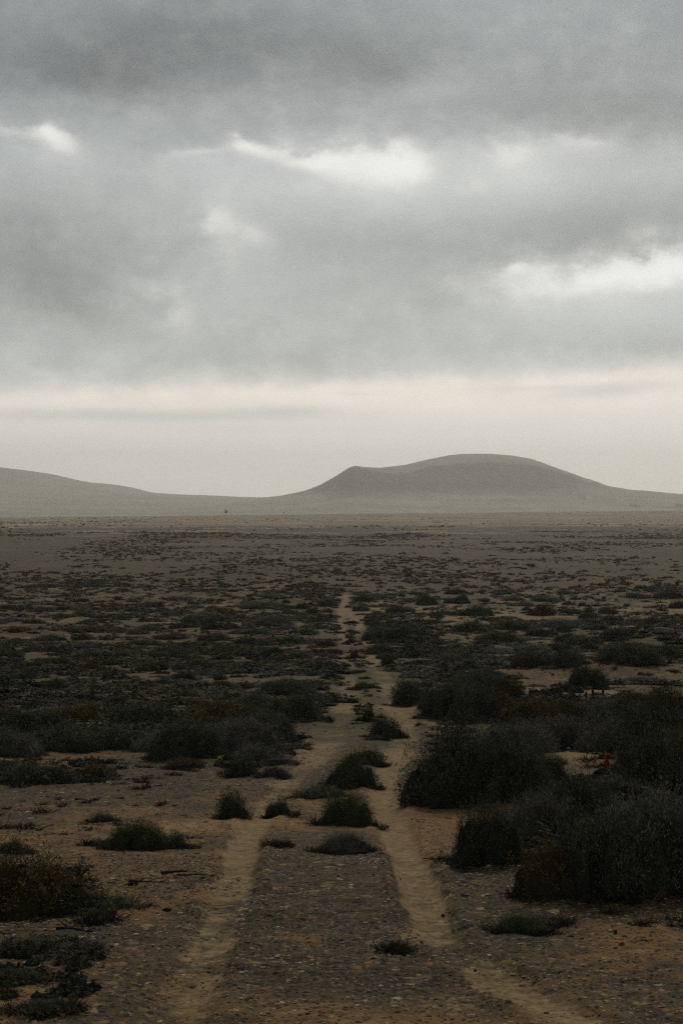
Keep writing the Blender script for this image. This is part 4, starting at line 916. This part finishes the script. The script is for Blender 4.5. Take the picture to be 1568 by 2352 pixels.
RCOL = {'tan': (.22, .15, .10), 'pale': (.34, .30, .26), 'black': (.022, .023, .024), 'rusty': (.17, .085, .045), 'grey': (.10, .095, .088)}
rock_mesh = {}
def rock(px, py, w, col, label):
    x, d = at(px, py); s = w * .5 * d / F
    key = (col, random.randrange(3))
    if key not in rock_mesh:
        V, Fc, C = rock_arrays(hash(key[1]) + len(col) * 7, 2); C = np.tile(np.array([*RCOL[col], 1.0]), (len(V), 1))
        me = make_mesh('rock', V, Fc, C); me.materials.append(M_STONE); rock_mesh[key] = me
    o = link('rock', rock_mesh[key], loc=(x, d, gz(x, d) + s * .22)); o.scale = (s, s * .8, s * .8); o.rotation_euler = (random.uniform(-.1, .1), random.uniform(-.1, .1), random.uniform(0, 6))
    tag(o, label, 'rock', 'loose rocks lying on the ground')
for r_ in [(382, 2243, 14, 'tan', 'tan rock on gravel just left of where the left rut fades out'), (416, 2280, 10, 'rusty', 'small reddish stone between the left rut and the bottom edge'),
           (8, 2318, 15, 'tan', 'pinkish tan rock at the left edge near the bottom corner'), (80, 2338, 12, 'tan', 'tan rock low in the bottom left corner'),
           (383, 2094, 26, 'black', 'flat black stone on gravel left of the left rut'), (265, 1985, 9, 'pale', 'pale stone right above the creeping left-edge shrub'),
           (224, 2048, 9, 'tan', 'tan stone at the end of the creeping branch-like shrub'), (1480, 1992, 6, 'pale', 'pale chip before the thicket'),
           (918, 2022, 12, 'tan', 'tan stone on the left lip of the right rut'), (862, 1985, 8, 'tan', 'small tan stone between the ruts below the grey shrub'),
           (1107, 2062, 12, 'pale', 'pale stone right of the right rut, below the dark bush tip'), (1136, 2100, 11, 'tan', 'tan stone above the small green shrub'),
           (967, 2168, 14, 'black', 'black stone on the pale patch of the right rut'), (1018, 2108, 14, 'black', 'black stone just above the pale patch right of the rut'),
           (1024, 2121, 11, 'pale', 'pale yellowish stone beside the pale patch of the right rut'), (1100, 2236, 10, 'pale', 'white stone lying on the right rut near the bottom'),
           (1092, 2232, 12, 'black', 'black stone touching the white stone on the right rut'), (1148, 2262, 8, 'pale', 'whitish stone right of the white and black pair'),
           (1254, 2330, 14, 'tan', 'pinkish stone at the bottom edge right of the right rut'), (820, 2312, 12, 'pale', 'pale stone at the bottom between the ruts'),
           (1022, 2346, 12, 'pale', 'greyish pale stone touching the bottom edge'), (1310, 2236, 14, 'rusty', 'rusty stone below the orange scrap'),
           (1340, 2222, 11, 'tan', 'tan stone right of the rusty stone below the orange scrap'), (1315, 2330, 8, 'grey', 'grey stone at the bottom right'),
           (260, 1748, 13, 'black', 'black rock on the white-stone bank of the left thicket'), (300, 1752, 10, 'pale', 'pale rock on the stone bank under the left thicket'),
           (283, 1546, 9, 'tan', 'bright tan boulder in the scrub left of the track'), (1552, 1524, 13, 'grey', 'grey rock on the bare mound at the right edge'),
           (1515, 1520, 9, 'black', 'black rock on the crest of the bare mound'), (1270, 1552, 10, 'black', 'black rock on the left slope of the bare mound'),
           (1305, 1722, 14, 'pale', 'pale rock in the sandy gap left of the orange rag'), (1296, 1716, 10, 'black', 'black rock in the sandy gap left of the orange rag'),
           (640, 1735, 14, 'rusty', 'rusty rock on the stony bank left of the track'), (600, 1748, 12, 'tan', 'tan rock on the stony bank left of the track'),
           (675, 1738, 11, 'black', 'black rock at the right end of the stony bank'), (1060, 1480, 7, 'black', 'black rock among scrub right of the track'),
           (95, 1831, 9, 'pale', 'pale pair-like stone on the left gravel flat'), (110, 1832, 9, 'tan', 'tan stone on the left gravel flat'), (273, 1817, 11, 'tan', 'pink stone on the gravel flat before the left thicket'),
           (1203, 2074, 9, 'black', 'black stone before the small green shrub')]:
    rock(*r_)

# ------------------------------------------------------------------ small things
def tube_mesh(name, paths, col):
    """paths: list of [(x,y,z,r)...] -> one mesh of six-sided tapering tubes"""
    V, Fc = [], []
    for pth in paths:
        p = np.array(pth, float); st = len(V)
        for i in range(len(p)):
            t = p[min(i + 1, len(p) - 1), :3] - p[max(i - 1, 0), :3]; t /= np.linalg.norm(t)
            a = np.cross(t, (.3, .2, .93)); a /= np.linalg.norm(a); b = np.cross(t, a)
            for k in range(6):
                an = k * math.pi / 3; V.append(p[i, :3] + (a * math.cos(an) + b * math.sin(an)) * p[i, 3])
        for i in range(len(p) - 1):
            for k in range(6): Fc.append((st + i * 6 + k, st + i * 6 + (k + 1) % 6, st + (i + 1) * 6 + (k + 1) % 6, st + (i + 1) * 6 + k))
    V = np.array(V); C = np.tile(np.array([*col, 1.0]), (len(V), 1)) * np.concatenate([rng.uniform(.8, 1.2, (len(V), 3)), np.ones((len(V), 1))], 1)
    return make_mesh(name, V, np.array(Fc), C)
def dead_branch(px, py, w, rad, col, label, forks=3, name='dead_branch'):
    x, d = at(px, py); L = w * d / F
    main = [(-L / 2 + L * t, .06 * L * math.sin(5 * t + px), .02 + .03 * L * math.sin(3.1 * t) + rad, rad * (1 - .7 * t)) for t in np.linspace(0, 1, 8)]
    ps = [main]
    for k in range(forks):
        b = main[2 + k * 2 % 5]; s = random.choice((-1, 1)); l2 = L * random.uniform(.18, .35)
        ps.append([(b[0] + l2 * t * .8, b[1] + s * l2 * t * .6, b[2] + l2 * .25 * t, rad * .55 * (1 - .7 * t)) for t in np.linspace(0, 1, 5)])
    o = link(name, tube_mesh(name, ps, col), M_TWIG, loc=(x, d, gz(x, d))); o.rotation_euler = (0, 0, random.uniform(-.25, .25))
    tag(o, label, 'dead branch', 'dead branches lying on the ground')
dead_branch(400, 2016, 60, .016, (.03, .028, .025), 'thick dark dead branch on the orange soil left of the left rut')
dead_branch(450, 2022, 90, .010, (.05, .042, .034), 'long thin dead branch right beside the thick dark one', 4)
dead_branch(335, 2036, 80, .009, (.06, .05, .04), 'thin brown dead branch on the orange soil, left of the thick dark one', 3)
dead_branch(184, 1843, 24, .016, (.018, .018, .018), 'short black stick on the gravel flat at left', 0)
dead_branch(1000, 1981, 60, .006, (.09, .075, .055), 'thin pale twig on gravel left of the dark bush tip', 2)
dead_branch(1190, 1955 + 28, 70, .008, (.10, .085, .065), 'pale stick at the foot of the dark bush at the thicket tip', 2)
dead_branch(820, 1966, 70, .008, (.05, .045, .035), 'thin stick lying under the grey wiry shrub between the ruts', 2)
dead_branch(170, 2150, 90, .012, (.035, .032, .028), 'dark crooked branch on the stones in the lower left', 4)

M_WOOD = plain_mat('weathered_wood', (.022, .019, .016), nscale=30)
def wooden_post(px, top, w, label, lean):
    py = 1603; x, d = at(px, py); zg = gz(x, d); h = EYE + (HY - top) / F * d - zg; r = w * .5 * d / F
    e = [(0, 0, -.1, r * 1.05), (lean * .3, 0, h * .35, r), (lean * .7, 0, h * .7, r * .97), (lean, 0, h * .97, r * .93), (lean, 0, h, r * .6), (lean, 0, h + .002, r * .05)]
    o = link('wooden_post', tube_mesh('wooden_post', [e], (.022, .019, .016)), M_TWIG, loc=(x, d, zg))
    tag(o, label, 'post', 'short dark wooden posts in the bushes')
wooden_post(1345, 1589, 6, 'short dark wooden post, left of the three behind the olive bushes', .01)
wooden_post(1361, 1584, 6, 'short dark wooden post in the middle of the three behind the olive bushes', -.01)
wooden_post(1383, 1584, 6, 'short dark wooden post, right of the three behind the olive bushes', .015)
x, d = at(1370, 1604)
V, Fc, C = rock_arrays(5, 2)
me = make_mesh('stone_slab', V * np.array([.36, .16, .05]), Fc, np.tile(np.array([.30, .24, .18, 1.0]), (len(V), 1))); me.materials.append(M_STONE)
tag(link('stone_slab', me, loc=(x, d - .1, gz(x, d) + .05)), 'flat pale stone slab lying between the three short posts', 'stone slab')

def cloth(name, px, py_base, w, h, rgb, label, cat, lift=0.0, dist=None):
    x, d = at(px, py_base) if dist is None else ((px - HX) / F * dist, dist)
    zc = EYE + (HY - py_base) / F * d
    W, H = w * d / F, h * d / F; n = 14; V = []
    for i in range(n):
        for j in range(n):
            u, v = i / (n - 1) - .5, j / (n - 1)
            sh = 1 - .45 * v * abs(u) * 2; V.append((W * u * sh + .12 * W * math.sin(v * 7), .22 * W * math.sin(u * 15 + v * 3) + .1 * W * math.sin(v * 11), H * v + .08 * H * math.sin(u * 9)))
    Fc = [(i * n + j, (i + 1) * n + j, (i + 1) * n + j + 1, i * n + j + 1) for i in range(n - 1) for j in range(n - 1)]
    o = link(name, make_mesh(name, V, Fc, smooth=True), plain_mat(name + '_cloth', rgb, .8, .4, 40), loc=(x, d, zc + lift))
    s = o.modifiers.new('thickness', 'SOLIDIFY'); s.thickness = .004
    tag(o, label, cat); return o
ragd = min(at(1400, 1850)[1], 1e9) - .35
cloth('orange_rag', 1394, 1766, 13, 34, (.26, .085, .028), 'crumpled orange rag caught in the dark bushes on the right', 'rag', dist=ragd)
cloth('plastic_scrap', 1427, 2174, 15, 7, (.50, .16, .05), 'bright orange plastic scrap on the gravel, lower right', 'litter', lift=.004)
cloth('plastic_scrap', 1413, 2147, 9, 9, (.24, .075, .05), 'faded red plastic scrap just above the bright orange one', 'litter', lift=.004)

# far landmarks on the lip of the plain
def far_at(px, d): return (px - HX) / F * d
def lone_tree(px, d, h, label):
    x = far_at(px, d); zg = gz(x, d)
    t = empty('lone_tree', (x, d, zg)); tag(t, label, 'tree')
    tr = tube_mesh('trunk', [[(0, 0, -.5, .32), (.1, 0, h * .3, .24), (0, 0, h * .6, .16), (.05, 0, h * .85, .08)], [(0, 0, h * .4, .12), (.5, .2, h * .6, .05)], [(0, 0, h * .45, .12), (-.5, -.2, h * .65, .05)]], (.05, .045, .04))
    link('trunk', tr, M_TWIG, t)
    f, _ = shrub_proto('green', 500, 91, .14, 6, 0)
    c = link('crown', f, parent=t, loc=(0, 0, h * .42)); c.scale = (h * .24, h * .24, h * .6)
lone_tree(519, 1940, 8.5, 'small lone tree standing on the far edge of the plain, left of centre')
def sign_post(px, d, h, label):
    x = far_at(px, d); zg = gz(x, d)
    t = empty('sign_post', (x, d, zg)); tag(t, label, 'sign post')
    link('pole', tube_mesh('pole', [[(0, 0, -.5, .09), (0, 0, h * .9, .09)]], (.05, .045, .04)), M_TWIG, t)
    V = np.array([(a * .75, b * .04, c * .75 + h * .75) for a in (-1, 1) for b in (-1, 1) for c in (-1, 1)])
    Fb = [(0, 1, 3, 2), (4, 6, 7, 5), (0, 4, 5, 1), (2, 3, 7, 6), (0, 2, 6, 4), (1, 5, 7, 3)]
    link('sign_plate', make_mesh('sign_plate', V, Fb), plain_mat('sign_plate_paint', (.10, .045, .035)), t, (0, -.16, 0))
sign_post(652, 1940, 4.2, 'tiny dark sign post on the far edge of the plain near the centre')
M_WHITE = plain_mat('lime_washed_wall', (.62, .62, .60), var=.08, nscale=1)
M_ROOF = plain_mat('flat_roof', (.42, .38, .34), var=.1, nscale=1)
M_DARK = plain_mat('dark_opening', (.04, .045, .05), nscale=2)
def box(cx, cy, cz, sx, sy, sz):
    V = np.array([(cx + a * sx / 2, cy + b * sy / 2, cz + c * sz / 2) for a in (-1, 1) for b in (-1, 1) for c in (-1, 1)])
    return V, np.array([(0, 1, 3, 2), (4, 6, 7, 5), (0, 4, 5, 1), (2, 3, 7, 6), (0, 2, 6, 4), (1, 5, 7, 3)])
def first_ground(px, py):
    ds = np.linspace(3000, 6500, 3000); xs = (px - HX) / F * ds
    rw = HY - land(xs, ds) / ds * F; ok = rw <= py
    i = int(np.argmax(ok)) if ok.any() else len(ds) - 1
    return float(xs[i]), float(ds[i])
def house(px, py, w, h, dep, label, wing=0):
    x, d = first_ground(px, py); z = gz(x, d) - .6
    t = empty('white_house', (x, d, z)); tag(t, label, 'house', 'white houses at the foot of the hills')
    link('wall', make_mesh('wall', *box(0, 0, h / 2, w, dep, h)), M_WHITE, t)
    link('roof', make_mesh('roof', *box(0, 0, h + .2, w + .6, dep + .6, .4)), M_ROOF, t)
    link('door', make_mesh('door', *box(-w * .1, -dep / 2 - .04, 1.1 + .6, 1.2, .08, 2.2)), M_DARK, t)
    for k in (-.33, .15, .36): link('window', make_mesh('window', *box(w * k, -dep / 2 - .04, h * .6, 1.3, .08, 1.2)), M_DARK, t)
    if wing: link('wing', make_mesh('wing', *box(w * .5 + wing / 2, dep * .1, h * .32, wing, dep * .7, h * .64)), M_WHITE, t)
house(1336, 1144, 18, 4.5, 9, 'small white house high on the right foot of the big hill')
house(1453, 1164, 20, 8, 10, 'white house on the flat below the right end of the hill', 9)
house(1560, 1163, 24, 7, 10, 'white house at the right edge joined to a long white wall', 8)
x, d = first_ground(1527, 1166)
t = link('white_wall', make_mesh('white_wall', *box(0, 0, .9, 84, .6, 2.6)), M_WHITE, loc=(x, d, gz(x, d) - .2)); tag(t, 'long low white wall running to the house at the right edge', 'wall')
